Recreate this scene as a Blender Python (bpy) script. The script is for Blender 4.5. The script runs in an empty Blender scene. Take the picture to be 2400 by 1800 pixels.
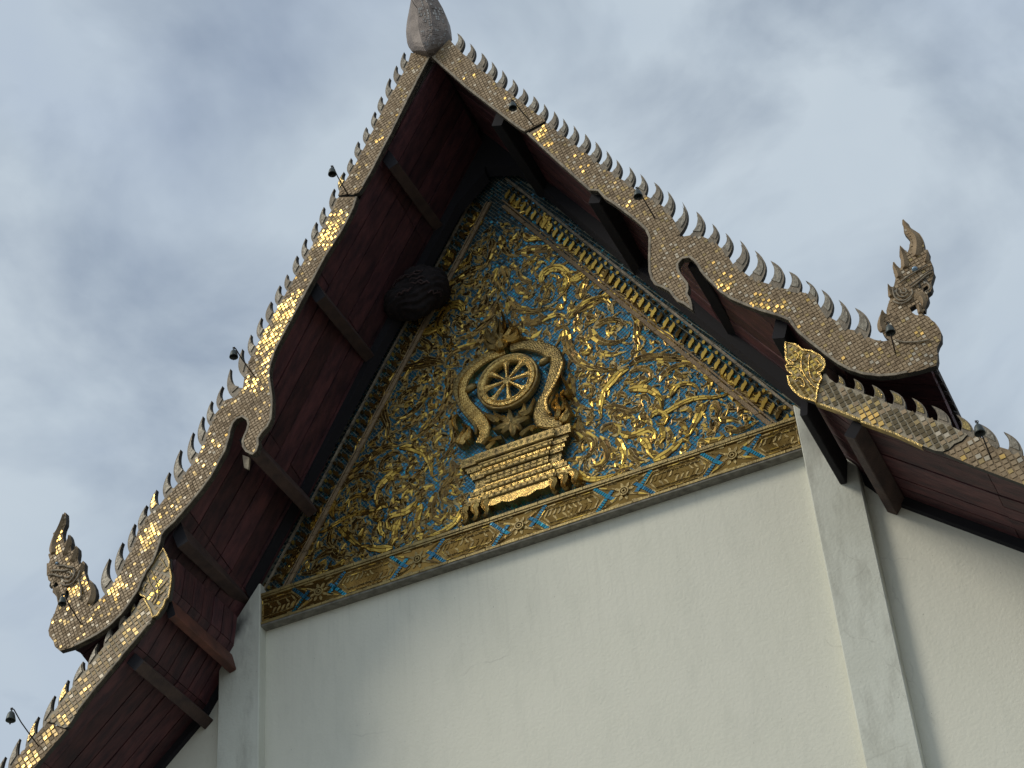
import bpy, math, random
import numpy as np
from mathutils import Vector, Matrix
from mathutils.geometry import tessellate_polygon

R = math.radians
rnd = random.Random(7)
sc = bpy.context.scene
col = sc.collection

# ------------------------------------------------------------------ camera
FOC, YAW, PIT, ROL = 4861.4097, -0.37626, 0.69529, -0.08984
CAM = Vector((7.3651, -18.4751, -14.1748))
fw = Vector((math.sin(YAW) * math.cos(PIT), math.cos(YAW) * math.cos(PIT), math.sin(PIT)))
r0 = Vector((math.cos(YAW), -math.sin(YAW), 0.0))
u0 = r0.cross(fw)
cr = r0 * math.cos(ROL) + u0 * math.sin(ROL)
cu = -r0 * math.sin(ROL) + u0 * math.cos(ROL)
cd = bpy.data.cameras.new('camera')
cam = bpy.data.objects.new('camera', cd)
col.objects.link(cam)
cd.sensor_fit = 'HORIZONTAL'
cd.sensor_width = 36.0
cd.lens = 36.0 * FOC / 2400.0
cd.clip_start = 0.1
cd.clip_end = 3000
m = Matrix((cr, cu, -fw)).transposed().to_4x4()
m.translation = CAM
cam.matrix_world = m
sc.camera = cam

# ------------------------------------------------------------------ sky, sun
SUN_EL, SUN_AZ = R(40), R(232)      # compass azimuth, 0 = +Y, clockwise
SUN_STRENGTH, SUN_ANGLE = 1.5, R(18)
world = bpy.data.worlds.new('World')
sc.world = world
world.use_nodes = True
wn, wl = world.node_tree.nodes, world.node_tree.links
wn.clear()
wout = wn.new('ShaderNodeOutputWorld')
sky = wn.new('ShaderNodeTexSky')
sky.sky_type = 'NISHITA'
sky.sun_disc = False
sky.sun_elevation = SUN_EL
sky.sun_rotation = SUN_AZ
bg1 = wn.new('ShaderNodeBackground'); bg1.inputs['Strength'].default_value = 0.085
wl.new(sky.outputs[0], bg1.inputs['Color'])
bg2 = wn.new('ShaderNodeBackground'); bg2.inputs['Strength'].default_value = 1.0
tc = wn.new('ShaderNodeTexCoord')


def wnoise(scale, detail, rough, off, dist=0.0):
    mp = wn.new('ShaderNodeMapping'); mp.inputs['Location'].default_value = off
    mp.inputs['Scale'].default_value = (1, 1, 1.5)
    wl.new(tc.outputs['Generated'], mp.inputs['Vector'])
    n = wn.new('ShaderNodeTexNoise')
    n.inputs['Scale'].default_value = scale; n.inputs['Detail'].default_value = detail
    n.inputs['Roughness'].default_value = rough; n.inputs['Distortion'].default_value = dist
    wl.new(mp.outputs[0], n.inputs['Vector'])
    return n.outputs['Fac']


def wramp(src, stops):
    r = wn.new('ShaderNodeValToRGB')
    e = r.color_ramp.elements
    e[0].position, e[0].color = stops[0][0], (*stops[0][1], 1)
    e[1].position, e[1].color = stops[-1][0], (*stops[-1][1], 1)
    for p, c in stops[1:-1]:
        k = e.new(p); k.color = (*c, 1)
    wl.new(src, r.inputs[0])
    return r.outputs[0]


cl = wnoise(6.5, 6, 0.52, (8.3, 2.5, 6.6), 0.4)
cov = wramp(cl, [(0.33, (0.52,) * 3), (0.55, (1,) * 3)])
sh = wnoise(4.5, 5, 0.5, (2.3, 1.1, 0.2), 0.2)
ccol = wramp(sh, [(0.28, (0.375, 0.445, 0.545)), (0.50, (0.43, 0.50, 0.57)), (0.75, (0.50, 0.565, 0.62))])
wl.new(ccol, bg2.inputs['Color'])
mixs = wn.new('ShaderNodeMixShader')
wl.new(cov, mixs.inputs[0]); wl.new(bg1.outputs[0], mixs.inputs[1]); wl.new(bg2.outputs[0], mixs.inputs[2])
wl.new(mixs.outputs[0], wout.inputs[0])

ld = bpy.data.lights.new('sun', 'SUN')
ld.energy = SUN_STRENGTH; ld.angle = SUN_ANGLE; ld.color = (1.0, 0.93, 0.80)
sun = bpy.data.objects.new('sun', ld)
col.objects.link(sun)
sd = Vector((math.sin(SUN_AZ) * math.cos(SUN_EL), math.cos(SUN_AZ) * math.cos(SUN_EL), math.sin(SUN_EL)))
sun.rotation_euler = sd.to_track_quat('Z', 'Y').to_euler()
sun.location = (0, -10, 20)

sc.view_settings.view_transform = 'Standard'
sc.view_settings.look = 'None'
sc.view_settings.exposure = 0.24
sc.view_settings.gamma = 1.0
sc.view_settings.use_curve_mapping = False

# ------------------------------------------------------------------ helpers


def at(px, py, Y):
    """world point on the plane y = Y seen at photo pixel (px, py)"""
    d = cr * ((px - 1200) / FOC) - cu * ((py - 900) / FOC) + fw
    t = (Y - CAM.y) / d.y
    return CAM + d * t


def tr(ox, oy, s, pts, Y):
    """list of crop points -> list of (x, z) on plane y = Y"""
    out = []
    for p in pts:
        q = at(ox + p[0] * s, oy + p[1] * s, Y)
        out.append((q.x, q.z))
    return out


S6, S45, S4, S32, S24 = 600 / 2212, 450 / 2212, 400 / 2212, 320 / 2212, 240 / 2212


def tag(o, label=None, cat=None, group=None, kind=None):
    if label: o['label'] = label
    if cat: o['category'] = cat
    if group: o['group'] = group
    if kind: o['kind'] = kind
    return o


def empty(name, loc, label, cat, group=None):
    o = bpy.data.objects.new(name, None)
    col.objects.link(o)
    o.location = loc
    o.empty_display_size = 0.2
    return tag(o, label, cat, group)


class MB:
    def __init__(s):
        s.v, s.f, s.m, s.sm = [], [], [], []

    def add(s, vs, fs, mi=0, smooth=False):
        b = len(s.v)
        s.v.extend(vs)
        for f in fs:
            s.f.append(tuple(b + i for i in f)); s.m.append(mi); s.sm.append(smooth)

    def box(s, lo, hi, mi=0):
        x0, y0, z0 = lo; x1, y1, z1 = hi
        s.add([(x0, y0, z0), (x1, y0, z0), (x1, y1, z0), (x0, y1, z0), (x0, y0, z1), (x1, y0, z1), (x1, y1, z1), (x0, y1, z1)],
              [(0, 3, 2, 1), (4, 5, 6, 7), (0, 1, 5, 4), (1, 2, 6, 5), (2, 3, 7, 6), (3, 0, 4, 7)], mi)

    def poly(s, loops, yf, yb, mi=0, mside=None, bev=0.0):
        """extrude loops (xz, first = outline, rest = holes) from yf (front) to yb (back)"""
        mside = mi if mside is None else mside
        l3 = [[Vector((p[0], p[1], 0)) for p in lp] for lp in loops]
        tri = tessellate_polygon(l3)
        flat = [p for lp in loops for p in lp]
        n = len(flat)
        vs = [(p[0], yf, p[1]) for p in flat] + [(p[0], yb, p[1]) for p in flat]
        s.add(vs, [tuple(t) for t in tri], mi)
        base = len(s.v) - 2 * n
        for t in tri:
            s.f.append(tuple(base + n + i for i in reversed(t))); s.m.append(mside); s.sm.append(False)
        k = 0
        for lp in loops:
            c = len(lp)
            for i in range(c):
                j = (i + 1) % c
                s.f.append((base + k + i, base + k + j, base + n + k + j, base + n + k + i)); s.m.append(mside); s.sm.append(False)
            k += c

    def tube(s, pts, rad, seg=8, mi=0, cap=True):
        pts = [Vector(p) for p in pts]
        rr = rad if isinstance(rad, (list, tuple)) else [rad] * len(pts)
        up = Vector((0.13, 0.2, 0.97)).normalized()
        rings = []
        for i, p in enumerate(pts):
            t = (pts[min(i + 1, len(pts) - 1)] - pts[max(i - 1, 0)]).normalized()
            a = t.cross(up)
            if a.length < 1e-3: a = t.cross(Vector((1, 0, 0)))
            a.normalize(); b = t.cross(a)
            rings.append([tuple(p + (a * math.cos(q) + b * math.sin(q)) * rr[i]) for q in [2 * math.pi * k / seg for k in range(seg)]])
        vs = [v for r_ in rings for v in r_]
        fs = []
        for i in range(len(pts) - 1):
            for k in range(seg):
                k2 = (k + 1) % seg
                fs.append((i * seg + k, i * seg + k2, (i + 1) * seg + k2, (i + 1) * seg + k))
        if cap:
            fs.append(tuple(range(seg))); fs.append(tuple(reversed(range((len(pts) - 1) * seg, len(pts) * seg))))
        s.add(vs, fs, mi, True)

    def lathe(s, prof, c, seg=20, mi=0):
        vs, fs = [], []
        for (r_, z) in prof:
            for k in range(seg):
                a = 2 * math.pi * k / seg
                vs.append((c[0] + r_ * math.cos(a), c[1] + r_ * math.sin(a), c[2] + z))
        for i in range(len(prof) - 1):
            for k in range(seg):
                k2 = (k + 1) % seg
                fs.append((i * seg + k, i * seg + k2, (i + 1) * seg + k2, (i + 1) * seg + k))
        s.add(vs, fs, mi, True)

    def build(s, name, mats, parent=None, label=None, kind=None, recalc=True):
        me = bpy.data.meshes.new(name)
        me.from_pydata([tuple(v) for v in s.v], [], s.f)
        if not isinstance(mats, (list, tuple)): mats = [mats]
        for m_ in mats: me.materials.append(m_)
        me.polygons.foreach_set('material_index', s.m)
        me.polygons.foreach_set('use_smooth', s.sm)
        if recalc:
            import bmesh
            bm = bmesh.new(); bm.from_mesh(me)
            bmesh.ops.recalc_face_normals(bm, faces=bm.faces)
            bm.to_mesh(me); bm.free()
        me.update()
        o = bpy.data.objects.new(name, me)
        col.objects.link(o)
        if parent:
            o.parent = parent
            o.matrix_parent_inverse = Matrix.Translation(parent_loc(parent)).inverted()
        if label: o['label'] = label
        if kind: o['kind'] = kind
        return o


def parent_loc(p):
    v = Vector(p.location)
    q = p.parent
    while q:
        q = q.parent
    return v if p.type == 'EMPTY' else Vector((0, 0, 0))


def crom(pts, n=6, closed=False):
    P = [np.array(p, float) for p in pts]
    out = []
    L = len(P)
    rng_ = range(L if closed else L - 1)
    for i in rng_:
        if closed:
            p0, p1, p2, p3 = P[(i - 1) % L], P[i], P[(i + 1) % L], P[(i + 2) % L]
        else:
            p0, p1, p2, p3 = P[max(i - 1, 0)], P[i], P[i + 1], P[min(i + 2, L - 1)]
        for k in range(n):
            t = k / n
            out.append(tuple(0.5 * ((2 * p1) + (-p0 + p2) * t + (2 * p0 - 5 * p1 + 4 * p2 - p3) * t * t + (-p0 + 3 * p1 - 3 * p2 + p3) * t ** 3)))
    if not closed: out.append(tuple(P[-1]))
    return out


def resample(pts, step):
    P = np.array(pts, float)
    d = np.r_[0, np.cumsum(np.hypot(*(P[1:] - P[:-1]).T))]
    n = max(2, int(round(d[-1] / step)) + 1)
    t = np.linspace(0, d[-1], n)
    return np.c_[np.interp(t, d, P[:, 0]), np.interp(t, d, P[:, 1])], d[-1]


def bez(a, c, b, n=7):
    return [((1 - t) ** 2 * a[0] + 2 * t * (1 - t) * c[0] + t * t * b[0], (1 - t) ** 2 * a[1] + 2 * t * (1 - t) * c[1] + t * t * b[1]) for t in [i / n for i in range(n + 1)]]


def inside(pt, loops):
    """vectorised even-odd test; pt (N,2)"""
    x, z = pt[:, 0], pt[:, 1]
    c = np.zeros(len(pt), bool)
    for lp in loops:
        P = np.array(lp)
        Q = np.roll(P, -1, 0)
        for (x1, z1), (x2, z2) in zip(P, Q):
            if z1 == z2: continue
            k = ((z1 > z) != (z2 > z))
            c ^= k & (x < (x2 - x1) * (z - z1) / (z2 - z1) + x1)
    return c

# ------------------------------------------------------------------ materials


def mat(name, base, rough=0.7, metal=0.0, vary=None, scale=6.0, bump=0.0, bscale=40.0, stretch=(1, 1, 1), detail=6, objrand=0.0, spec=None, ramp=(0.35, 0.65)):
    m_ = bpy.data.materials.new(name)
    m_.use_nodes = True
    n, l = m_.node_tree.nodes, m_.node_tree.links
    b = n['Principled BSDF']
    b.inputs['Base Color'].default_value = (*base, 1)
    b.inputs['Roughness'].default_value = rough
    b.inputs['Metallic'].default_value = metal
    if spec is not None: b.inputs['Specular IOR Level'].default_value = spec
    tcn = n.new('ShaderNodeTexCoord')
    geo = n.new('ShaderNodeNewGeometry')
    mp = n.new('ShaderNodeMapping'); mp.inputs['Scale'].default_value = stretch
    l.new(geo.outputs['Position'], mp.inputs['Vector'])
    src = None
    if vary:
        ns = n.new('ShaderNodeTexNoise'); ns.inputs['Scale'].default_value = scale; ns.inputs['Detail'].default_value = detail
        ns.inputs['Roughness'].default_value = 0.6
        l.new(mp.outputs[0], ns.inputs['Vector'])
        r = n.new('ShaderNodeValToRGB')
        r.color_ramp.elements[0].position = ramp[0]; r.color_ramp.elements[0].color = (*base, 1)
        r.color_ramp.elements[1].position = ramp[1]; r.color_ramp.elements[1].color = (*vary, 1)
        l.new(ns.outputs['Fac'], r.inputs[0])
        src = r.outputs[0]
        l.new(src, b.inputs['Base Color'])
    if objrand:
        oi = n.new('ShaderNodeObjectInfo')
        mr = n.new('ShaderNodeMapRange'); mr.inputs['To Min'].default_value = 1 - objrand; mr.inputs['To Max'].default_value = 1 + objrand
        l.new(oi.outputs['Random'], mr.inputs['Value'])
        hs = n.new('ShaderNodeHueSaturation')
        l.new(mr.outputs[0], hs.inputs['Value'])
        if src: l.new(src, hs.inputs['Color'])
        else: hs.inputs['Color'].default_value = (*base, 1)
        l.new(hs.outputs[0], b.inputs['Base Color'])
    if bump:
        nb = n.new('ShaderNodeTexNoise'); nb.inputs['Scale'].default_value = bscale; nb.inputs['Detail'].default_value = 5
        l.new(mp.outputs[0], nb.inputs['Vector'])
        bp = n.new('ShaderNodeBump'); bp.inputs['Strength'].default_value = bump; bp.inputs['Distance'].default_value = 0.02
        l.new(nb.outputs['Fac'], bp.inputs['Height']); l.new(bp.outputs[0], b.inputs['Normal'])
    return m_


def plaster_mat(name, base, stain, amt, soot=()):
    m_ = mat(name, base, 0.9, bump=0.25, bscale=30)
    n, l = m_.node_tree.nodes, m_.node_tree.links
    b = n['Principled BSDF']
    geo = n.new('ShaderNodeNewGeometry')

    def nz(sc_, st, det, p0, p1, c0, c1):
        mp = n.new('ShaderNodeMapping'); mp.inputs['Scale'].default_value = st
        l.new(geo.outputs['Position'], mp.inputs['Vector'])
        q = n.new('ShaderNodeTexNoise'); q.inputs['Scale'].default_value = sc_; q.inputs['Detail'].default_value = det
        q.inputs['Roughness'].default_value = 0.65
        l.new(mp.outputs[0], q.inputs['Vector'])
        r = n.new('ShaderNodeValToRGB')
        r.color_ramp.elements[0].position = p0; r.color_ramp.elements[0].color = (c0,) * 3 + (1,)
        r.color_ramp.elements[1].position = p1; r.color_ramp.elements[1].color = (c1,) * 3 + (1,)
        l.new(q.outputs['Fac'], r.inputs[0])
        return r.outputs[0]
    streak = nz(1.6, (3.5, 3.5, 0.9), 10, 0.50, 0.74, 0, 1)
    blot = nz(1.1, (1, 1, 1), 8, 0.40, 0.75, 0, 1)
    speck = nz(38, (1, 1, 0.5), 2, 0.74, 0.78, 0, 1)

    def mixc(fac, k, a, bcol):
        mm = n.new('ShaderNodeMath'); mm.operation = 'MULTIPLY'; mm.inputs[1].default_value = k
        l.new(fac, mm.inputs[0])
        mx = n.new('ShaderNodeMix'); mx.data_type = 'RGBA'
        l.new(mm.outputs[0], mx.inputs[0])
        if isinstance(a, tuple): mx.inputs[6].default_value = (*a, 1)
        else: l.new(a, mx.inputs[6])
        mx.inputs[7].default_value = (*bcol, 1)
        return mx.outputs[2]
    c = mixc(streak, amt, base, stain)
    c = mixc(blot, amt * 0.5, c, (stain[0] * 1.2, stain[1] * 1.2, stain[2] * 1.1))
    c = mixc(speck, 0.45, c, (0.18, 0.17, 0.14))
    # rain streaks running down from the ledge and eaves
    sp = n.new('ShaderNodeSeparateXYZ'); l.new(geo.outputs['Position'], sp.inputs[0])
    mz = n.new('ShaderNodeMapRange'); mz.inputs['From Min'].default_value = -2.6; mz.inputs['From Max'].default_value = 0.1
    l.new(sp.outputs['Z'], mz.inputs['Value'])
    drip = nz(5.5, (3.0, 3.0, 0.10), 6, 0.52, 0.70, 0, 1)
    md_ = n.new('ShaderNodeMath'); md_.operation = 'MULTIPLY'
    l.new(drip, md_.inputs[0]); l.new(mz.outputs[0], md_.inputs[1])
    c = mixc(md_.outputs[0], 0.15, c, (0.40, 0.39, 0.33))
    # hairline cracks
    vo = n.new('ShaderNodeTexVoronoi'); vo.feature = 'DISTANCE_TO_EDGE'; vo.inputs['Scale'].default_value = 0.8
    wp = n.new('ShaderNodeTexNoise'); wp.inputs['Scale'].default_value = 2.5; wp.inputs['Detail'].default_value = 6
    l.new(geo.outputs['Position'], wp.inputs['Vector'])
    ad = n.new('ShaderNodeMix'); ad.data_type = 'RGBA'; ad.inputs[0].default_value = 0.25
    l.new(geo.outputs['Position'], ad.inputs[6]); l.new(wp.outputs['Color'], ad.inputs[7])
    l.new(ad.outputs[2], vo.inputs['Vector'])
    cr_ = n.new('ShaderNodeValToRGB')
    cr_.color_ramp.elements[0].position = 0.0; cr_.color_ramp.elements[0].color = (1, 1, 1, 1)
    cr_.color_ramp.elements[1].position = 0.006; cr_.color_ramp.elements[1].color = (0, 0, 0, 1)
    l.new(vo.outputs['Distance'], cr_.inputs[0])
    mk = nz(0.9, (1, 1, 1), 3, 0.56, 0.64, 0, 1)
    mm = n.new('ShaderNodeMath'); mm.operation = 'MULTIPLY'
    l.new(cr_.outputs[0], mm.inputs[0]); l.new(mk, mm.inputs[1])
    c = mixc(mm.outputs[0], 0.22, c, (0.25, 0.24, 0.2))
    # soot and damp spots with a shape of their own
    for (sx_, sy_, sz_, rad_, st_) in soot:
        vm = n.new('ShaderNodeVectorMath'); vm.operation = 'DISTANCE'; vm.inputs[1].default_value = (sx_, sy_, sz_)
        wob = n.new('ShaderNodeTexNoise'); wob.inputs['Scale'].default_value = 5; wob.inputs['Detail'].default_value = 8
        mpp = n.new('ShaderNodeMapping'); mpp.inputs['Scale'].default_value = (1, 1, 0.55)
        l.new(geo.outputs['Position'], mpp.inputs['Vector']); l.new(mpp.outputs[0], wob.inputs['Vector'])
        l.new(geo.outputs['Position'], vm.inputs[0])
        m1_ = n.new('ShaderNodeMath'); m1_.operation = 'MULTIPLY_ADD'; m1_.inputs[1].default_value = -1.0 / rad_; m1_.inputs[2].default_value = 0.55
        l.new(vm.outputs['Value'], m1_.inputs[0])
        m2_ = n.new('ShaderNodeMath'); m2_.operation = 'ADD'; l.new(m1_.outputs[0], m2_.inputs[0]); l.new(wob.outputs['Fac'], m2_.inputs[1])
        rr_ = n.new('ShaderNodeValToRGB')
        rr_.color_ramp.elements[0].position = 0.42; rr_.color_ramp.elements[0].color = (0, 0, 0, 1)
        rr_.color_ramp.elements[1].position = 0.85; rr_.color_ramp.elements[1].color = (1, 1, 1, 1)
        l.new(m2_.outputs[0], rr_.inputs[0])
        c = mixc(rr_.outputs[0], st_, c, (0.035, 0.035, 0.035))
    l.new(c, b.inputs['Base Color'])
    return m_


M_PLASTER = plaster_mat('wall_plaster', (0.78, 0.765, 0.65), (0.60, 0.60, 0.51), 0.30)
M_PILASTER = plaster_mat('pilaster_plaster', (0.70, 0.71, 0.62), (0.36, 0.355, 0.30), 0.6, [(-3.98, -0.04, 0.15, 0.62, 0.9), (3.75, -0.04, 0.2, 0.7, 0.35), (4.0, -0.04, -0.45, 0.3, 0.35)])
M_LEDGE = mat('ledge_stone', (0.26, 0.25, 0.21), 0.9, vary=(0.13, 0.12, 0.10), scale=9, bump=0.3)
M_PLANK = mat('plank_wood', (0.040, 0.016, 0.022), 0.6, vary=(0.115, 0.040, 0.042), scale=5.0, stretch=(0.6, 2.2, 0.6), bump=0.4, bscale=25, objrand=0.35)
M_PURLIN = mat('beam_wood', (0.085, 0.052, 0.042), 0.75, vary=(0.045, 0.028, 0.026), scale=5, bump=0.4, objrand=0.25)
M_PURLIN_RED = mat('red_beam_wood', (0.16, 0.055, 0.035), 0.7, vary=(0.075, 0.03, 0.022), scale=5, bump=0.3)
M_SOOT_SHADE = mat('soot_shade_wood', (0.009, 0.008, 0.011), 0.9)  # near-black for soot, with eave shade put into the colour
M_ROOFTOP = mat('roof_tile', (0.09, 0.07, 0.06), 0.8, vary=(0.05, 0.045, 0.04), bump=0.4)
M_GROUT = mat('weathered_mosaic_ground', (0.34, 0.24, 0.135), 0.75, vary=(0.22, 0.155, 0.088), scale=7, bump=0.5, bscale=60, metal=0.1)
M_GROUT2 = mat('pale_mosaic_ground', (0.42, 0.36, 0.25), 0.65, vary=(0.27, 0.225, 0.15), scale=8, bump=0.4, bscale=60, metal=0.15)
M_RIM = mat('board_rim', (0.36, 0.30, 0.21), 0.7, vary=(0.15, 0.12, 0.085), scale=10, bump=0.3)
M_TDULL = mat('dull_glass', (0.29, 0.205, 0.115), 0.6, metal=0.1, vary=(0.40, 0.29, 0.165), scale=14)
M_TGOLD = mat('gold_glass', (0.68, 0.44, 0.14), 0.38, metal=0.9)
M_TOLD = mat('old_gold_glass', (0.48, 0.34, 0.13), 0.40, metal=0.6, vary=(0.34, 0.25, 0.12), scale=14)
M_TPALE = mat('pale_glass', (0.50, 0.43, 0.32), 0.5, metal=0.3)
M_TDARK = mat('dark_glass', (0.14, 0.105, 0.055), 0.42, metal=0.7)
M_FIN = mat('fin_face', (0.27, 0.22, 0.155), 0.6, metal=0.15, vary=(0.15, 0.125, 0.09), scale=12, bump=0.4)
M_FINGLASS = mat('fin_glass', (0.32, 0.29, 0.225), 0.5, metal=0.25, vary=(0.15, 0.125, 0.09), scale=22, bump=0.5, bscale=30)
M_FINGOLD = mat('fin_gold_glass', (0.52, 0.37, 0.13), 0.22, metal=0.85, vary=(0.18, 0.13, 0.06), scale=18, bump=0.5, bscale=30)
M_EDGE = mat('dark_edge', (0.055, 0.05, 0.042), 0.85)
M_BLUE = mat('blue_glass', (0.055, 0.23, 0.34), 0.24, metal=0.7, vary=(0.03, 0.14, 0.23), scale=5)
M_BLUE2 = mat('teal_glass', (0.03, 0.26, 0.36), 0.22, metal=0.75)
M_FIELD = mat('field_grout', (0.24, 0.235, 0.175), 0.8, vary=(0.13, 0.13, 0.10), scale=6)
M_CREAM = mat('gilt_line', (0.46, 0.34, 0.125), 0.42, metal=0.45, vary=(0.25, 0.18, 0.07), scale=9, bump=0.3)
M_AMBER = mat('amber_glass', (0.20, 0.115, 0.03), 0.18, metal=0.85, vary=(0.30, 0.18, 0.045), scale=7)
M_AMBER2 = mat('brown_glass', (0.13, 0.075, 0.024), 0.18, metal=0.85)
M_GOLDP = mat('yellow_gold_glass', (0.85, 0.58, 0.12), 0.30, metal=0.8, vary=(0.62, 0.40, 0.08), scale=6)
M_GILT = mat('gilding', (0.85, 0.58, 0.19), 0.26, metal=0.95, vary=(0.44, 0.28, 0.09), scale=9, bump=0.55, bscale=55)
M_GILT_OLD = mat('tarnished_gilding', (0.24, 0.17, 0.075), 0.34, metal=0.8, vary=(0.50, 0.36, 0.13), scale=12, bump=0.6, bscale=60)
M_BRONZE = mat('bell_bronze', (0.085, 0.10, 0.09), 0.5, metal=0.6, vary=(0.05, 0.055, 0.055), scale=30)
M_IRON = mat('iron_rod', (0.035, 0.028, 0.025), 0.7, metal=0.3)
M_NEST = mat('nest_wax', (0.006, 0.005, 0.006), 0.9, vary=(0.02, 0.012, 0.012), scale=14, bump=0.6, bscale=30)
M_NESTF = mat('nest_fold_wax', (0.075, 0.042, 0.04), 0.8, vary=(0.03, 0.018, 0.018), scale=20)
M_FINIAL = mat('finial_mosaic', (0.13, 0.105, 0.09), 0.6, metal=0.2, vary=(0.23, 0.19, 0.165), scale=4.5, bump=0.6, bscale=45)
M_FINIAL_GLASS = mat('finial_glass', (0.36, 0.34, 0.31), 0.4, metal=0.4, vary=(0.16, 0.15, 0.14), scale=6)
M_EYE = mat('eye_glass', (0.25, 0.36, 0.46), 0.15, metal=0.3)
M_PAVE = mat('paving', (0.20, 0.19, 0.17), 0.9, vary=(0.13, 0.13, 0.11), scale=0.4)

# ------------------------------------------------------------------ ground
g = MB()
g.add([(-600, -600, -15.8), (600, -600, -15.8), (600, 600, -15.8), (-600, 600, -15.8)], [(0, 1, 2, 3)])
tag(g.build('ground', M_PAVE, recalc=False), kind='structure')

# ------------------------------------------------------------------ building
YW, YP, FY = 0.113, -0.041, 0.10         # wall plane, pilaster face, pediment field
PW = 3.5
# soffit profiles (|x|, z): upper and lower tier
UP = [(0, 7.05), (0.95, 5.50), (1.85, 4.02), (2.85, 2.25), (3.68, 0.92), (4.35, 0.02), (5.25, -0.42)]
LP = [(3.82, 0.24), (3.86, -0.16), (4.30, -0.82), (5.54, -1.93), (7.2, -3.35)]
YFB, YBK = -1.45, 4.0


def prof_z(P, x):
    x = abs(x)
    return float(np.interp(x, [p[0] for p in P], [p[1] for p in P]))


wall = empty('gable_wall', (0, YW, -15.8), 'tall plain white plastered gable wall below the golden pediment', 'wall')
w = MB(); w.box((-PW, YW, -15.8), (PW, YW + 0.4, 0.02)); w.build('wall_face', M_PLASTER, wall)
for sx in (-1, 1):
    w = MB()
    a, b = sorted((sx * PW, sx * (PW + 0.567)))
    # pilaster with small chamfered arrises
    c = 0.012
    zt = 0.62
    sec = [(a, YW + 0.3), (a, YP + c), (a + c, YP), (b - c, YP), (b, YP + c), (b, YW + 0.3)]
    vs = [(x, y, -15.8) for x, y in sec] + [(x, y, zt if abs(x) < 3.6 else -0.1) for x, y in sec]
    n_ = len(sec)
    w.add(vs, [(i, i + 1, n_ + i + 1, n_ + i) for i in range(n_ - 1)] + [tuple(range(n_, 2 * n_))])
    w.build('pilaster', M_PILASTER, wall, label='left pilaster, sooty at its top' if sx < 0 else 'right pilaster, streaked with grey stains')
    # wing wall under the lower roof
    w = MB()
    xs = [4.067, 4.3, 5.0, 5.54, 6.4, 7.2]
    vs = []
    for x in xs:
        vs += [(sx * x, YW, -15.8), (sx * x, YW, prof_z(LP, x) + 0.05)]
    w.add(vs, [(2 * i, 2 * i + 2, 2 * i + 3, 2 * i + 1) for i in range(len(xs) - 1)])
    w.build('wing_wall', M_PLASTER, wall, label='left side wall under the lower eave' if sx < 0 else 'right side wall under the lower eave')


def seg_planks(parent, P, sx, y0, y1, n, drop):
    """planks run along the slope, lying side by side in depth"""
    wd = (y1 - y0) / n
    for k in range(n):
        ya, yb = y0 + k * wd, y0 + (k + 1) * wd - 0.014
        for i in range(len(P) - 1):
            (x0, z0), (x1, z1) = P[i], P[i + 1]
            dx, dz = x1 - x0, z1 - z0
            L = math.hypot(dx, dz); nx, nz = -dz / L, dx / L     # outward normal
            j = rnd.uniform(-0.006, 0.006)
            o0 = 0.0 + j; o1 = 0.04
            g0 = 0.004
            ax, az, bx, bz = x0 + dx / L * g0, z0 + dz / L * g0, x1 - dx / L * g0, z1 - dz / L * g0
            mb = MB()
            vs = []
            for y in (ya, yb):
                dr = drop * (y - y0) / (y1 - y0)
                for (x, z) in ((ax, az), (bx, bz)):
                    for o in (o0, o1):
                        vs.append((sx * (x + nx * o), y, z + nz * o - dr))
            mb.add(vs, [(0, 2, 3, 1), (4, 5, 7, 6), (0, 1, 5, 4), (2, 6, 7, 3), (0, 4, 6, 2), (1, 3, 7, 5)])
            mb.build('plank', M_PLANK, parent)


def roof_shell(parent, P, sx, y0, y1, t0=0.045, t1=0.13):
    mb = MB()
    q = []
    for i, (x, z) in enumerate(P):
        a = P[max(i - 1, 0)]; b = P[min(i + 1, len(P) - 1)]
        dx, dz = b[0] - a[0], b[1] - a[1]; L = math.hypot(dx, dz)
        nx, nz = -dz / L, dx / L
        if i == 0 and x < 0.1: nx, nz = 0, 1.3
        q.append(((x + nx * t0, z + nz * t0), (x + nx * t1, z + nz * t1)))
    vs = []
    for y in (y0, y1):
        for lo, hi in q:
            vs += [(sx * lo[0], y, lo[1]), (sx * hi[0], y, hi[1])]
    n2 = 2 * len(P)
    fs = []
    for i in range(len(P) - 1):
        a = 2 * i
        fs += [(a, a + 2, a + 3, a + 1), (n2 + a, n2 + a + 1, n2 + a + 3, n2 + a + 2), (a, n2 + a, n2 + a + 2, a + 2), (a + 1, a + 3, n2 + a + 3, n2 + a + 1)]
    e = n2 - 2
    fs += [(e, n2 + e, n2 + e + 1, e + 1)]
    mb.add(vs, fs)
    mb.build('roof_covering', M_ROOFTOP, parent)


def purlin(parent, x, z, y0, y1, w_=0.17, h=0.20, m_=None, tilt=0.0, label=None):
    mb = MB()
    c, s = math.cos(tilt), math.sin(tilt)
    vs = []
    cc = 0.010
    for y in (y0, y1):
        for (a, b) in ((-w_ / 2 + cc, 0), (w_ / 2 - cc, 0), (w_ / 2, cc), (w_ / 2, h), (-w_ / 2, h), (-w_ / 2, cc)):
            vs.append((x + a * c - b * s, y, z + a * s + b * c))
    mb.add(vs, [tuple(range(6)), tuple(reversed(range(6, 12)))], 1)  # ends near-black: darkness behind the boards put into the colour
    mb.add(vs, [(i, (i + 1) % 6, 6 + (i + 1) % 6, 6 + i) for i in range(6)])
    return mb.build('purlin', [m_ or M_PURLIN, M_SOOT_SHADE], parent, label=label)


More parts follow.
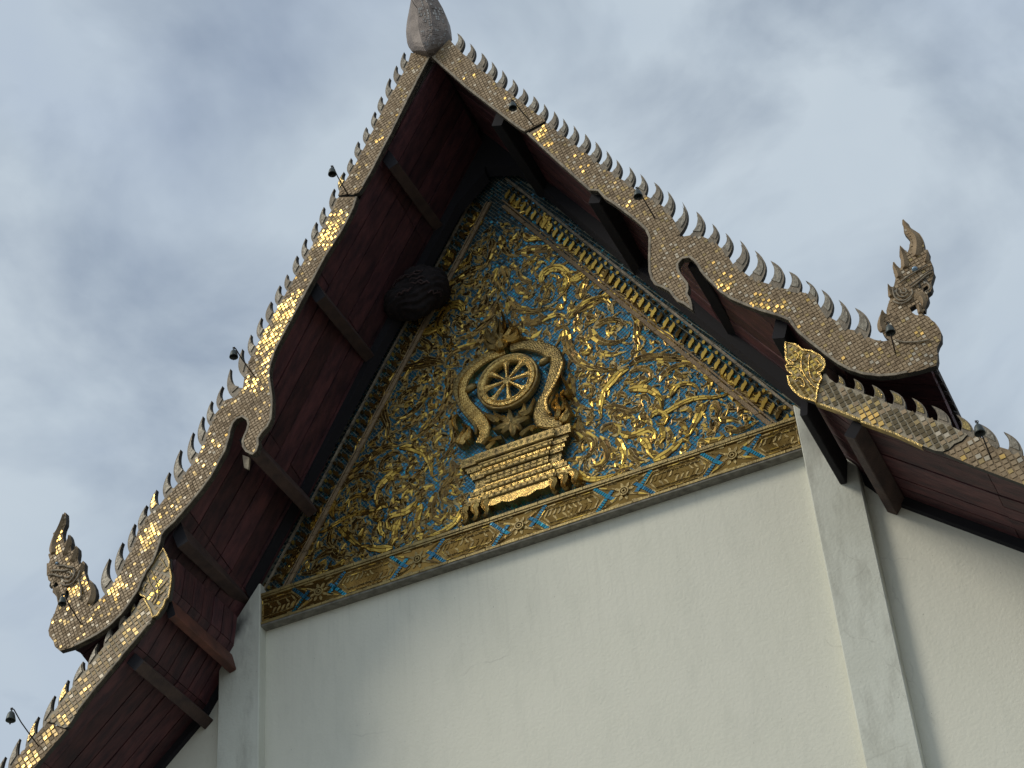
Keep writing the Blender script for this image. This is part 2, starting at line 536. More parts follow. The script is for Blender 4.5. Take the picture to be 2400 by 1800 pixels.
def eave_tiles(parent, x, z, sx, y0, y1, n):
    for k in range(n):
        y = y0 + (y1 - y0) * k / n
        yy = y + (y1 - y0) / n * 0.94
        mb = MB()
        d = rnd.uniform(-0.01, 0.012)
        vs = []
        for yv, dd in ((y, 0.0), (yy, 0.035)):
            vs += [(sx * (x - 0.25), yv, z + 0.27 + dd), (sx * (x + 0.05 + d), yv, z + 0.02 + dd), (sx * (x + 0.06 + d), yv, z + 0.05 + dd), (sx * (x - 0.24), yv, z + 0.30 + dd)]
        mb.add(vs, [(0, 1, 2, 3), (7, 6, 5, 4), (0, 4, 5, 1), (1, 5, 6, 2), (2, 6, 7, 3), (3, 7, 4, 0)])
        mb.build('eave_tile', M_ROOFTOP, parent)


uroof = empty('upper_roof', (0, 0, 7.05), 'steep upper gable roof with dark red plank soffit sheltering the pediment', 'roof')
for sx in (-1, 1):
    seg_planks(uroof, UP, sx, YFB, 0.10, 6, 0.42 if sx < 0 else 0.15)
    roof_shell(uroof, UP, sx, -1.47, YBK)
    eave_tiles(uroof, 5.25, -0.46, sx, -1.45, 1.6, 16)
    for (x, z, tl) in (((0.74, 5.36, 0.9), (1.84, 3.50, 0.9), (2.78, 1.42, 1.0), (3.74, 0.40, 0.75)) if sx < 0 else ((0.74, 5.36, 0.9), (1.90, 3.40, 0.9), (2.98, 1.84, 1.0), (3.78, 0.42, 0.75))):
        purlin(uroof, sx * x, z + 0.03, -1.44, 0.02, 0.15, 0.34, M_PURLIN if sx < 0 else M_SOOT_SHADE, tilt=-sx * tl * 0.45)  # right beams near-black, their shade put into the colour; left ones brown
    # wall rafter: sooty board where soffit meets pediment; low black apex paints in shade
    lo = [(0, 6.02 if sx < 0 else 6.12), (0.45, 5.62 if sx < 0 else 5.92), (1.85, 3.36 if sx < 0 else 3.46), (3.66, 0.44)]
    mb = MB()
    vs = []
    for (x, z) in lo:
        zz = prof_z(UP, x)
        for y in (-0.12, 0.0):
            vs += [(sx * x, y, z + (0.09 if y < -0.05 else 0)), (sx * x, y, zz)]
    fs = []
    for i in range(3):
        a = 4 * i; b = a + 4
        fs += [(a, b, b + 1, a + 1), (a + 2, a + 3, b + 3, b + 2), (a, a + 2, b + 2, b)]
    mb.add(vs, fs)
    mb.build('wall_rafter', M_SOOT_SHADE, uroof)
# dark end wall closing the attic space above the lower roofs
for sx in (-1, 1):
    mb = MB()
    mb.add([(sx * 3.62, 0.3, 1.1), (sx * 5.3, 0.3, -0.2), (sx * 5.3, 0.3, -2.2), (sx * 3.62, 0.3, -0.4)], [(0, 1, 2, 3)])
    mb.build('dark_boarding', M_SOOT_SHADE, uroof)

for sx in (-1, 1):
    lr = empty('lower_roof', (sx * 4.5, 0, -1.0), ('left' if sx < 0 else 'right') + ' lower eave roof with dark red plank soffit beside the white pilaster', 'roof', 'lower tier roofs')
    seg_planks(lr, LP, sx, YFB, 0.10, 7, 0.0)
    roof_shell(lr, LP, sx, -1.47, YBK)
    if sx < 0:
        purlin(lr, -3.86, -0.545, -1.42, YP - 0.004, 0.10, 0.24, M_PURLIN_RED, 0.28, label='reddish brown beam ending against the pilaster')
        purlin(lr, -4.27, -1.08, -1.42, YW - 0.004, 0.15, 0.20, M_PURLIN, 0.7)
    else:
        purlin(lr, 3.88, -0.66, -1.42, YP - 0.004, 0.08, 0.30, M_SOOT_SHADE, -0.2)
        purlin(lr, 4.30, -1.12, -1.42, YW - 0.004, 0.13, 0.20, M_PURLIN, -0.7)
    # near-black batten where the soffit meets the wall
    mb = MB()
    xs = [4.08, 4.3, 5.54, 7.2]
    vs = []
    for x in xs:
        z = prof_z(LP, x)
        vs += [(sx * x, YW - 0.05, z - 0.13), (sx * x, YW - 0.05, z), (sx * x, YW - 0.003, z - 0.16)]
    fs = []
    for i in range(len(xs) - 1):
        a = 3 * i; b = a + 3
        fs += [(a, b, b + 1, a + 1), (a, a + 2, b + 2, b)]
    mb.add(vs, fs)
    mb.build('wall_batten', M_SOOT_SHADE, lr)

# ------------------------------------------------------------------ pediment
ped = empty('pediment', (0, 0, 0), 'triangular gilded pediment with scrolls and blue glass mosaic above the white wall', 'pediment')
mb = MB(); mb.poly([[(-3.72, 0.02), (3.72, 0.02), (3.62, 0.6), (0, 6.9), (-3.62, 0.6)]], FY, FY + 0.25); mb.build('backing_panel', M_FIELD, ped)
mb = MB(); mb.box((-PW, 0.0, 0.0), (PW, FY, 0.455)); mb.build('base_band', M_AMBER, ped)
mb = MB(); mb.box((-PW, -0.014, -0.004), (PW, YW, 0.022)); mb.build('ledge', M_LEDGE, ped)
for z0, z1, yy in ((0.024, 0.055, -0.02), (0.405, 0.425, -0.018), (0.432, 0.47, -0.028)):
    x = -PW
    mb = MB()
    while x < PW:
        L = rnd.uniform(0.18, 0.42)
        mb.box((x + 0.004, yy - rnd.uniform(0, 0.004), z0), (min(x + L, PW) - 0.004, 0.0, z1)); x += L
    mb.build('border_moulding', M_CREAM, ped)

PIECES = []     # (quad of 3 corners... , material index, area)


def vine(pts, w0, mode='dark', y=FY, h=0.024, w1=None, name='scroll', lane=0.055, seg=0.075, mirror=True, taper=1.0, smooth=True):
    """raised ribbon along xz points with glass pieces set into it"""
    C = crom(pts, 5) if smooth else pts
    P, L = resample(C, 0.03)
    n = len(P)
    T = np.gradient(P, axis=0); T /= (np.hypot(T[:, 0], T[:, 1])[:, None] + 1e-9)
    N = np.c_[-T[:, 1], T[:, 0]]
    t = np.linspace(0, 1, n)
    if w1 is None: w1, taper = w0 * 0.12, 2.2
    W = (w0 + (w1 - w0) * t ** taper) * 0.5
    W *= np.minimum(1, 0.35 + t * 6)
    W *= 1 + 0.10 * np.sin(t * L * 38 + rnd.uniform(0, 6))
    for sx in ((1, -1) if mirror else (1,)):
        mb = MB()
        vs = []
        hh = h * rnd.uniform(0.45, 0.75)
        for i in range(n):
            for k, hy in ((-1, 0), (-0.88, hh), (0.88, hh), (1, 0)):
                q = P[i] + N[i] * W[i] * k
                vs.append((sx * q[0], y - hy, q[1]))
        fs = []
        for i in range(n - 1):
            a, b = 4 * i, 4 * i + 4
            fs += [(a, b, b + 1, a + 1), (a + 1, b + 1, b + 2, a + 2), (a + 2, b + 2, b + 3, a + 3)]
        fs += [(0, 1, 2, 3), (4 * n - 1, 4 * n - 2, 4 * n - 3, 4 * n - 4)]
        mb.add(vs, fs)
        mb.build(name, M_CREAM if mode != 'gold' else M_AMBER, ped)
        # inlay pieces
        s = 0.0
        lanes = max(1, int(round(2 * W.max() / lane)))
        for ln in range(lanes):
            s = rnd.uniform(0, 0.03)
            while s < L:
                e = min(L, s + seg * rnd.uniform(0.7, 1.35))
                f0, f1 = s / L * (n - 1), e / L * (n - 1)
                i0, i1 = int(f0), min(n - 1, int(round(f1)))
                if i1 > i0:
                    ka, kb = -0.86 + 1.72 * ln / lanes, -0.86 + 1.72 * (ln + 1) / lanes
                    gap = 0.0052
                    cs = []
                    for (i, sg) in ((i0, 1), (i1, -1)):
                        wa = W[i]
                        if wa < 0.006: wa = 0.006
                        for kk, sk in ((ka, 1), (kb, -1)):
                            q = P[i] + N[i] * (wa * kk + sk * gap) + T[i] * sg * gap
                            cs.append(q)
                    if (kb - ka) * min(W[i0], W[i1]) > 2.4 * gap:
                        ty = [rnd.uniform(-0.004, 0.004) for _ in range(4)]
                        quad = [(sx * cs[a][0], y - hh - 0.006 + ty[a], cs[a][1]) for a in (0, 1, 3, 2)]
                        ar = math.hypot(*(cs[1] - cs[0])) * math.hypot(*(cs[2] - cs[0]))
                        mi = rnd.choice((0, 0, 0, 1, 1, 2)) if mode == 'dark' else (rnd.choice((2, 2, 2, 2, 0)) if mode == 'gold' else rnd.choice((0, 1, 2)))
                        PIECES.append((quad, mi, ar, y - hh))
                s = e
        OCC.append((P, W))


OCC = []
BORD_OFF = 0.35   # border width (perpendicular) inside the rake


def flames(pts, w0, every=0.2, side=0, ln=2.0, mode='dark', mirror=True, wk=0.75):
    """small curling leaflets along a stem"""
    P, L = resample(crom(pts, 5), 0.02)
    n = len(P)
    T = np.gradient(P, axis=0); T /= (np.hypot(T[:, 0], T[:, 1])[:, None] + 1e-9)
    s = every * 0.6; k = 0
    while s < L - 0.04:
        i = int(s / L * (n - 1))
        sg = (1 if k % 2 else -1) if side == 0 else side
        d = T[i]; nn = np.array([-d[1], d[0]]) * sg
        a = P[i] + nn * w0 * 0.35
        q = ln * w0 * rnd.uniform(0.8, 1.2)
        b = a + (d * 0.55 + nn * 0.55) * q
        c = b + (d * 0.75 - nn * 0.05) * q * 0.5
        e = c + (d * 0.1 - nn * 0.45) * q * 0.4
        vine([a, b, c, e], w0 * wk, mode, w1=0.012, name='leaf', h=0.018, mirror=mirror, seg=0.06)
        s += every * rnd.uniform(0.8, 1.2); k += 1


def B(*p): return tr(1300, 700, S6, p, FY - 0.02)
def A(*p): return tr(1000, 350, S6, p, FY - 0.02)


u = S6 * 27 / 4861  # metres per crop unit, about
strokes = [
    # (points, width in crop units, mode, leaflet every, leaflet side)
    (B((95, 240), (100, 320), (115, 410), (165, 495), (235, 560), (335, 600), (450, 615), (560, 600), (640, 570)), 75, 'dark', 0.24, -1),
    (B((640, 575), (720, 520), (790, 500), (900, 500), (1020, 508), (1130, 520), (1230, 550), (1310, 610), (1345, 690), (1335, 800)), 66, 'dark', 0.2, 1),
    (B((560, 10), (640, 45), (700, 105), (722, 190), (712, 280), (702, 350), (725, 430), (690, 510)), 84, 'dark', 0.22, 1),
    (B((300, 240), (345, 330), (430, 375), (540, 372), (620, 330), (650, 285)), 60, 'dark', 0.2, -1),
    (B((330, 250), (400, 205), (480, 178), (555, 190), (572, 240), (530, 285)), 62, 'dark', 0.2, 1),
    (B((120, 170), (190, 95), (280, 30), (400, -5), (480, 50), (505, 130)), 66, 'dark', 0.2, 1),
    (B((822, 140), (835, 210), (875, 265), (950, 300), (1015, 345), (1050, 440)), 62, 'gold', 0.2, 0),
    (B((1085, 460), (1060, 400), (1090, 350)), 45, 'dark', 0, 0),
    (B((640, 600), (560, 640), (500, 710), (440, 780), (410, 860), (392, 960), (398, 1030), (345, 1050)), 56, 'gold', 0.24, 1),
    (B((130, 640), (150, 760), (155, 850), (205, 920), (300, 952), (372, 960)), 52, 'dark', 0.17, -1),
    (B((200, 790), (250, 745), (320, 758), (335, 810), (285, 850), (225, 835)), 42, 'dark', 0.14, -1),
    (B((640, 785), (740, 770), (845, 795), (905, 855), (925, 930), (905, 985)), 62, 'gold', 0.2, 1),
    (B((440, 930), (520, 935), (600, 955), (680, 972), (750, 935), (742, 885), (700, 885)), 56, 'dark', 0.14, 1),
    (B((640, 640), (700, 602), (780, 602), (830, 650), (805, 708), (745, 728), (685, 700)), 50, 'dark', 0.15, 1),
    (B((1300, 630), (1342, 720), (1325, 815)), 56, 'gold', 0, 0),
    (B((905, 720), (930, 660), (1000, 600), (1110, 565), (1210, 590), (1280, 650)), 48, 'dark', 0.18, -1),
    (B((1000, 850), (1035, 770), (1120, 730), (1205, 745), (1255, 800)), 44, 'gold', 0.16, -1),
    (B((1080, 660), (1140, 640), (1180, 680)), 30, 'dark', 0, 0),
    (B((905, 1000), (970, 975), (1060, 920), (1160, 875), (1270, 852), (1380, 850), (1470, 830), (1530, 790), (1562, 725)), 44, 'gold', 0.3, -1),
    (B((1555, 740), (1500, 700), (1440, 700), (1425, 760), (1440, 775)), 70, 'gold', 0, 0),
    (B((1470, 700), (1455, 650), (1425, 600)), 55, 'gold', 0, 0),
    (B((830, 1030), (860, 985), (920, 980), (960, 1020), (950, 1075), (895, 1085), (870, 1050)), 48, 'gold', 0, 0),
    (B((1290, 900), (1245, 1000), (1200, 1090), (1150, 1180), (1090, 1212)), 60, 'gold', 0.24, 1),
    (B((1080, 975), (1130, 945), (1180, 985), (1160, 1050)), 38, 'dark', 0.14, 1),
    (B((1080, 1060), (1125, 1110), (1140, 1170)), 40, 'gold', 0, 0),
    (B((560, 1150), (650, 1180), (740, 1150), (815, 1125), (865, 1170), (830, 1240), (760, 1220)), 58, 'gold', 0.2, -1),
    (B((400, 1160), (440, 1100), (520, 1090), (560, 1140), (520, 1180), (470, 1160)), 52, 'dark', 0.15, -1),
    (B((530, 1200), (580, 1280), (600, 1370), (570, 1450), (540, 1500)), 52, 'gold', 0.22, 0),
    (B((205, 1480), (250, 1545), (335, 1560), (430, 1545), (520, 1515), (570, 1480)), 50, 'gold', 0.17, 1),
    (B((210, 1020), (200, 1100), (240, 1165), (320, 1200), (342, 1270), (300, 1340), (230, 1400), (208, 1475)), 70, 'dark', 0.19, 0),
    (B((385, 1190), (440, 1260), (455, 1330), (430, 1405), (360, 1450), (300, 1425), (315, 1370)), 60, 'dark', 0.15, -1),
    (B((740, 1200), (800, 1260), (820, 1330), (860, 1370), (905, 1330)), 56, 'gold', 0.18, 0),
    (B((640, 1290), (690, 1370), (760, 1400), (820, 1390)), 74, 'dark', 0.2, 1),
    (B((850, 1400), (950, 1345), (1040, 1275), (1110, 1215), (1180, 1260)), 60, 'gold', 0.2, 0),
    (B((1500, 820), (1600, 832), (1700, 875), (1800, 905), (1880, 960), (1950, 1015)), 100, 'dark', 0.22, 0),
    (B((1310, 1180), (1370, 1130), (1400, 1065), (1480, 1040), (1570, 1050), (1620, 1090)), 62, 'dark', 0.18, 1),
    (B((1290, 1215), (1380, 1225), (1450, 1190), (1420, 1140)), 48, 'gold', 0.16, -1),
    (B((1470, 1100), (1560, 1135), (1660, 1105), (1760, 1050)), 56, 'dark', 0.18, 0),
    (B((1370, 880), (1415, 960), (1380, 1035), (1340, 1000)), 50, 'dark', 0.16, 1),
    (B((1500, 900), (1530, 960), (1590, 940)), 50, 'dark', 0.15, 0),
    (B((915, 1100), (940, 1180), (905, 1250), (930, 1300)), 44, 'gold', 0.16, 0),
    (B((960, 1110), (1010, 1180), (985, 1240)), 36, 'dark', 0.14, 0),
    (B((230, 480), (290, 450), (305, 400), (240, 385)), 48, 'gold', 0, 0),
    (B((390, 460), (470, 480), (550, 470), (620, 450)), 50, 'dark', 0.16, 0),
    # upper half
    (A((690, 520), (740, 540), (800, 560), (870, 520), (890, 480)), 50, 'gold', 0, 0),
    (A((720, 430), (760, 490), (840, 500)), 60, 'gold', 0.13, 0),
    (A((640, 740), (660, 840), (720, 910), (800, 920)), 60, 'dark', 0.17, -1),
    (A((840, 720), (880, 775), (960, 768), (1040, 790)), 50, 'gold', 0.16, 1),
    (A((1005, 570), (1030, 650), (1090, 700)), 90, 'gold', 0, 0),
    (A((760, 900), (860, 868), (1000, 858), (1130, 845), (1250, 868), (1345, 930), (1400, 1005)), 74, 'dark', 0.2, -1),
    (A((985, 1150), (1005, 1075), (1085, 1022), (1170, 1035), (1222, 1105), (1205, 1200), (1120, 1300)), 76, 'gold', 0.17, 1),
    (A((1230, 1140), (1320, 1095), (1400, 1035), (1452, 960)), 76, 'gold', 0.17, 1),
    (A((905, 1150), (835, 1120), (795, 1060), (840, 1010)), 50, 'dark', 0.15, 1),
    (A((780, 1150), (790, 1210), (860, 1240), (935, 1235)), 56, 'dark', 0.16, 1),
    (A((700, 1270), (755, 1355), (860, 1390), (960, 1395), (1060, 1350), (1130, 1310)), 70, 'dark', 0.18, -1),
    (A((1330, 1290), (1335, 1210), (1380, 1130), (1400, 1080)), 84, 'dark', 0.2, 0),
    (A((1440, 1180), (1500, 1150), (1540, 1090), (1450, 1015)), 90, 'dark', 0.2, 0),
    (A((1020, 1290), (1060, 1200), (1090, 1190)), 56, 'dark', 0, 0),
    (A((820, 1440), (890, 1500), (990, 1475), (1090, 1430), (1190, 1440), (1230, 1500)), 60, 'dark', 0.17, 0),
    (A((1290, 1410), (1400, 1345), (1500, 1290), (1610, 1245), (1720, 1290), (1800, 1400), (1830, 1500)), 70, 'dark', 0.2, 1),
    (A((1170, 1380), (1140, 1340), (1110, 1390)), 46, 'gold', 0, 0),
    (A((640, 1010), (690, 1080), (650, 1170), (690, 1250)), 60, 'dark', 0.16, 0),
    (A((590, 1330), (610, 1400), (630, 1450)), 60, 'dark', 0.16, 0),
]
for pts, wu, mode, ev, sd_ in strokes:
    w_ = wu * u * 1.4
    if ev: flames(pts, w_ * 0.62, every=ev * 0.95, side=sd_, ln=1.7, mode='dark' if mode == 'dark' else 'mix')
    vine(pts, w_, mode)


def rake_x(z, off=0.0):
    """half width of the visible field at height z"""
    return (6.42 - z) / 1.655 - off


def occupied(px, pz, rad):
    for P, W in OCC:
        d = np.hypot(P[:, 0] - px, P[:, 1] - pz)
        if (d < W + rad).any(): return True
    return False


# filler leaflets over the rest of the field
BI = BORD_OFF * 1.93 / 1.655


def spray(x, z, a, s_, L, side):
    """three-tongued flame leaf"""
    hand = 1 if rnd.random() < 0.5 else -1

    def curl(x0, z0, a0, L_, k):
        p = [(x0, z0)]
        for _ in range(4):
            p.append((p[-1][0] + math.cos(a0) * L_ / 4, p[-1][1] + math.sin(a0) * L_ / 4)); a0 += k
        return p
    main = curl(x, z, a, L, 0.5 * hand)
    allp = [main, curl(x, z, a + 0.75, L * 0.6, 0.55), curl(x, z, a - 0.75, L * 0.6, -0.55)]
    for p in allp:
        for q in p:
            if not side and (q[0] < 0.03): return False
            if abs(q[0]) > rake_x(q[1]) - BI or q[1] < 0.5: return False
    md = rnd.choice(('dark', 'dark', 'mix'))
    for p, w_ in zip(allp, (0.10, 0.07, 0.07)):
        vine(p, w_ * L / 0.25, md, w1=0.006, taper=1.5, name='leaf', h=0.016, seg=0.055, mirror=not side)
    return True


tries = 0; placed = 0
while tries < 5000 and placed < 150:
    tries += 1
    z = 0.55 + 5.6 * (rnd.random() ** 1.35); x = rnd.random() * 3.4
    if x > rake_x(z) - BI - 0.04: continue
    if x < 0.78 and z < 3.0: continue
    if occupied(x, z, 0.02): continue
    a = 1.0 + 1.6 * math.sin(1.7 * x + 1.1 * z)
    if spray(x, z, a, 1, rnd.uniform(0.16, 0.27), False): placed += 1
OCC_L = [(np.c_[-P[:, 0], P[:, 1]], W) for P, W in OCC if P[:, 0].mean() > 0]
OCC_R = OCC
OCC = OCC_L
placed = tries = 0
while tries < 4000 and placed < 110:
    tries += 1
    z = 0.55 + 4.6 * (rnd.random() ** 1.3); x = -rnd.random() * 3.2
    if -x > rake_x(z) - BI - 0.04 or (x > -0.72 and z < 3.0): continue
    if occupied(x, z, 0.006): continue
    if spray(x, z, 2.2 - 1.6 * math.sin(-1.7 * x + 1.1 * z), 1, rnd.uniform(0.14, 0.24), True): placed += 1
OCC = OCC_R

# central stem leaves near the apex, and rake borders
for sx in (1, -1):
    # border moulding lines parallel to the rake
    for off, wd, hy in ((BORD_OFF, 0.05, 0.035), (BORD_OFF - 0.07, 0.02, 0.028), (0.02, 0.03, 0.03)):
        z = 0.5
        mb = MB()
        while z < 6.0:
            z2 = z + rnd.uniform(0.12, 0.3)
            q = off * 1.93 / 1.655; q2 = (off - wd) * 1.93 / 1.655
            x0a, x1a = rake_x(z) - q, rake_x(z) - q2
            x0b, x1b = rake_x(z2 - 0.008) - q, rake_x(z2 - 0.008) - q2
            if x0b < 0: break
            j = rnd.uniform(0, 0.004)
            for (y0, y1) in ((FY - hy - j, FY),):
                mb.add([(sx * x0a, y0, z), (sx * x1a, y0, z), (sx * x1b, y0, z2 - 0.008), (sx * x0b, y0, z2 - 0.008),
                        (sx * x0a, y1, z), (sx * x1a, y1, z), (sx * x1b, y1, z2 - 0.008), (sx * x0b, y1, z2 - 0.008)],
                       [(0, 1, 2, 3), (0, 4, 5, 1), (1, 5, 6, 2), (2, 6, 7, 3), (3, 7, 4, 0)])
            z = z2
        mb.build('border_moulding', M_GROUT if off > 0.1 else M_RIM, ped)
    # S-shaped leaves between the lines
    d = np.array([-1 / 1.655, 1.0]); d /= np.hypot(*d)
    nrm = np.array([-d[1], d[0]])           # points inwards/down for the right side
    s = 0.12
    base = np.array([rake_x(0.52), 0.52])
    while s < 6.2:
        c = base + d * s - np.array([d[1], -d[0]]) * 0.0
        inw = np.array([-d[1], d[0]])
        c = c + inw * 0.16
        if c[0] < 0.05: break
        L = 0.064
        P_ = [c + inw * L - d * 0.035, c + inw * L * 0.45 - d * 0.002, c + inw * 0.0 + d * 0.014, c - inw * L * 0.5 + d * 0.02, c - inw * L * 0.95 + d * 0.055]
        Wd = [0.008, 0.024, 0.027, 0.023, 0.005]
        Cc = crom([tuple(p) for p in P_], 3); Ws = np.interp(np.linspace(0, 4, len(Cc)), range(5), Wd)
        tt = np.gradient(np.array(Cc), axis=0); tt /= np.hypot(tt[:, 0], tt[:, 1])[:, None]
        left = [(sx * (p[0] - t_[1] * w_), p[1] + t_[0] * w_) for p, t_, w_ in zip(Cc, tt, Ws)]
        right = [(sx * (p[0] + t_[1] * w_), p[1] - t_[0] * w_) for p, t_, w_ in zip(Cc, tt, Ws)]
        mb = MB(); mb.poly([left + right[::-1]], FY - 0.03 - rnd.uniform(0, 0.006), FY)
        mb.build('border_leaf', M_GOLDP if (sx > 0 and rnd.random() < 0.8) else M_AMBER, ped)
        b2 = c - inw * 0.105 + d * 0.02
        mb = MB(); mb.poly([[(sx * (b2[0] + q_[0]), b2[1] + q_[1]) for q_ in [(math.cos(a) * 0.022, math.sin(a) * 0.03) for a in [k * math.pi / 3 for k in range(6)]]]], FY - 0.026, FY)
        mb.build('border_bud', M_GOLDP if rnd.random() < 0.5 else M_AMBER, ped)
        s += 0.132


def flat_ring(mb, cx, cz, r0_, r1_, y0, y1, n=20, mi=0):
    vs = []
    for k in range(n):
        a = 2 * math.pi * k / n
        for r_ in (r0_, r1_):
            vs += [(cx + r_ * math.cos(a), y0, cz + r_ * math.sin(a)), (cx + r_ * math.cos(a), y1, cz + r_ * math.sin(a))]
    fs = []
    for k in range(n):
        a, b = 4 * k, 4 * ((k + 1) % n)
        fs += [(a, a + 2, b + 2, b), (a, b, b + 1, a + 1), (a + 2, a + 3, b + 3, b + 2)]
    mb.add(vs, fs, mi)


# base band: rosettes, cartouches and blue chevrons
BZ = 0.23
for k in range(-2, 3):
    cx = 1.345 * k
    mb = MB()
    flat_ring(mb, cx, BZ, 0.045, 0.06, -0.026, 0.0)
    flat_ring(mb, cx, BZ, 0.018, 0.03, -0.026, 0.0)
    mb.build('rosette', M_CREAM, ped)
    for j in range(8):
        a = j * math.pi / 4 + 0.2
        vine([(cx + math.cos(a) * 0.062, BZ + math.sin(a) * 0.062), (cx + math.cos(a) * 0.095, BZ + math.sin(a) * 0.095), (cx + math.cos(a) * 0.128, BZ + math.sin(a) * 0.128)], 0.075, 'mix', y=0.0, h=0.014, w1=0.012, name='petal', mirror=False, lane=0.1, seg=0.1)
    for s_ in (-1, 1):
        for t_ in (-1, 1):
            x0 = cx + s_ * 0.10
            vine([(x0, BZ + t_ * 0.05), (x0 + s_ * 0.09, BZ + t_ * 0.10), (x0 + s_ * 0.20, BZ + t_ * 0.155)], 0.06, 'mix', y=0.0, h=0.014, w1=0.015, name='leaf', mirror=False)
            vine([(x0 - s_ * 0.02, BZ + t_ * 0.15), (x0 + s_ * 0.03, BZ + t_ * 0.165), (x0 + s_ * 0.10, BZ + t_ * 0.16)], 0.04, 'mix', y=0.0, h=0.012, w1=0.015, name='leaf', mirror=False)
for k in range(-3, 3):
    cx = 1.345 * (k + 0.5)
    hl = 0.42
    xa, xb = max(cx - hl, -PW + 0.02), min(cx + hl, PW - 0.02)
    if xb - xa < 0.2: continue
    # hexagonal frame
    for f_ in (1.0, 0.62):
        q = [(-hl * (0.55 + 0.45 * f_), 0), (-hl + 0.13, 0.145 * f_), (hl - 0.13, 0.145 * f_), (hl * (0.55 + 0.45 * f_), 0), (hl - 0.13, -0.145 * f_), (-hl + 0.13, -0.145 * f_)]
        for i in range(6):
            a, b = q[i], q[(i + 1) % 6]
            a = (min(max(cx + a[0], xa), xb), BZ - 0.005 + a[1]); b = (min(max(cx + b[0], xa), xb), BZ - 0.005 + b[1])
            if math.hypot(a[0] - b[0], a[1] - b[1]) > 0.03:
                vine([a, ((a[0] + b[0]) / 2, (a[1] + b[1]) / 2), b], 0.022, 'mix', y=0.0, h=0.014, w1=0.022, name='cartouche_frame', mirror=False, smooth=False)
    xx = cx - hl + 0.12
    while xx < cx + hl - 0.1:
        sg = 1 if xx > cx else -1
        if xa + 0.03 < xx < xb - 0.03:
            for t_ in (-1, 1):
                vine([(xx, BZ - 0.005 + t_ * 0.008), (xx - sg * 0.03, BZ - 0.005 + t_ * 0.04), (xx - sg * 0.045, BZ - 0.005 + t_ * 0.078)], 0.038, rnd.choice(('gold', 'mix')), y=0.0, h=0.012, w1=0.012, name='leaf', mirror=False, lane=0.08)
                vine([(xx, BZ + t_ * 0.105), (xx - sg * 0.02, BZ + t_ * 0.12), (xx - sg * 0.03, BZ + t_ * 0.14)], 0.03, 'gold', y=0.0, h=0.010, w1=0.01, name='leaf', mirror=False, lane=0.08)
        xx += 0.062
    # blue chevrons at both ends
    for sg in (-1, 1):
        tipx = cx + sg * (hl + 0.045)
        for t_ in (-1, 1):
            for (dx, dz) in ((-sg * 0.155, t_ * 0.175), (sg * 0.075, t_ * 0.07)):
                n_ = 7 if dz * t_ > 0.1 else 3
                mb = MB()
                for i in range(n_):
                    f0, f1 = i / n_ + 0.02, (i + 1) / n_ - 0.02
                    pts = []
                    for f_ in (f0, f1):
                        for ww in (-0.022, 0.022):
                            L = math.hypot(dx, dz)
                            pts.append((tipx + dx * f_ - dz / L * ww, BZ + dz * f_ + dx / L * ww))
                    if all(abs(p[0]) < PW - 0.01 for p in pts):
                        y_ = -0.010 - rnd.uniform(0, 0.003)
                        mb.add([(pts[j][0], y_ + rnd.uniform(-.002, .002), pts[j][1]) for j in (0, 1, 3, 2)], [(0, 1, 2, 3)])
                if mb.v: mb.build('chevron_tiles', M_BLUE2 if rnd.random() < 0.4 else M_BLUE, ped, recalc=False)

# glass pieces: the 300 largest as parts, the rest joined
PIECES.sort(key=lambda p: -p[2])
PM = [M_AMBER, M_AMBER2, M_GOLDP]


def piece_geo(mb, quad, mi, yb):
    b = [(p[0] * 1.0, yb + 0.002, p[2]) for p in quad]
    mb.add(list(quad) + b, [(0, 1, 2, 3), (0, 4, 5, 1), (1, 5, 6, 2), (2, 6, 7, 3), (3, 7, 4, 0)], mi)


for quad, mi, ar, yb in PIECES[:300]:
    mb = MB(); piece_geo(mb, quad, 0, yb); mb.build('glass_piece', PM[mi], ped)
mb = MB()
for quad, mi, ar, yb in PIECES[300:]:
    piece_geo(mb, quad, mi, yb)
mb.build('small_glass_pieces', PM, ped, kind='stuff', recalc=False)

# blue ground tiles


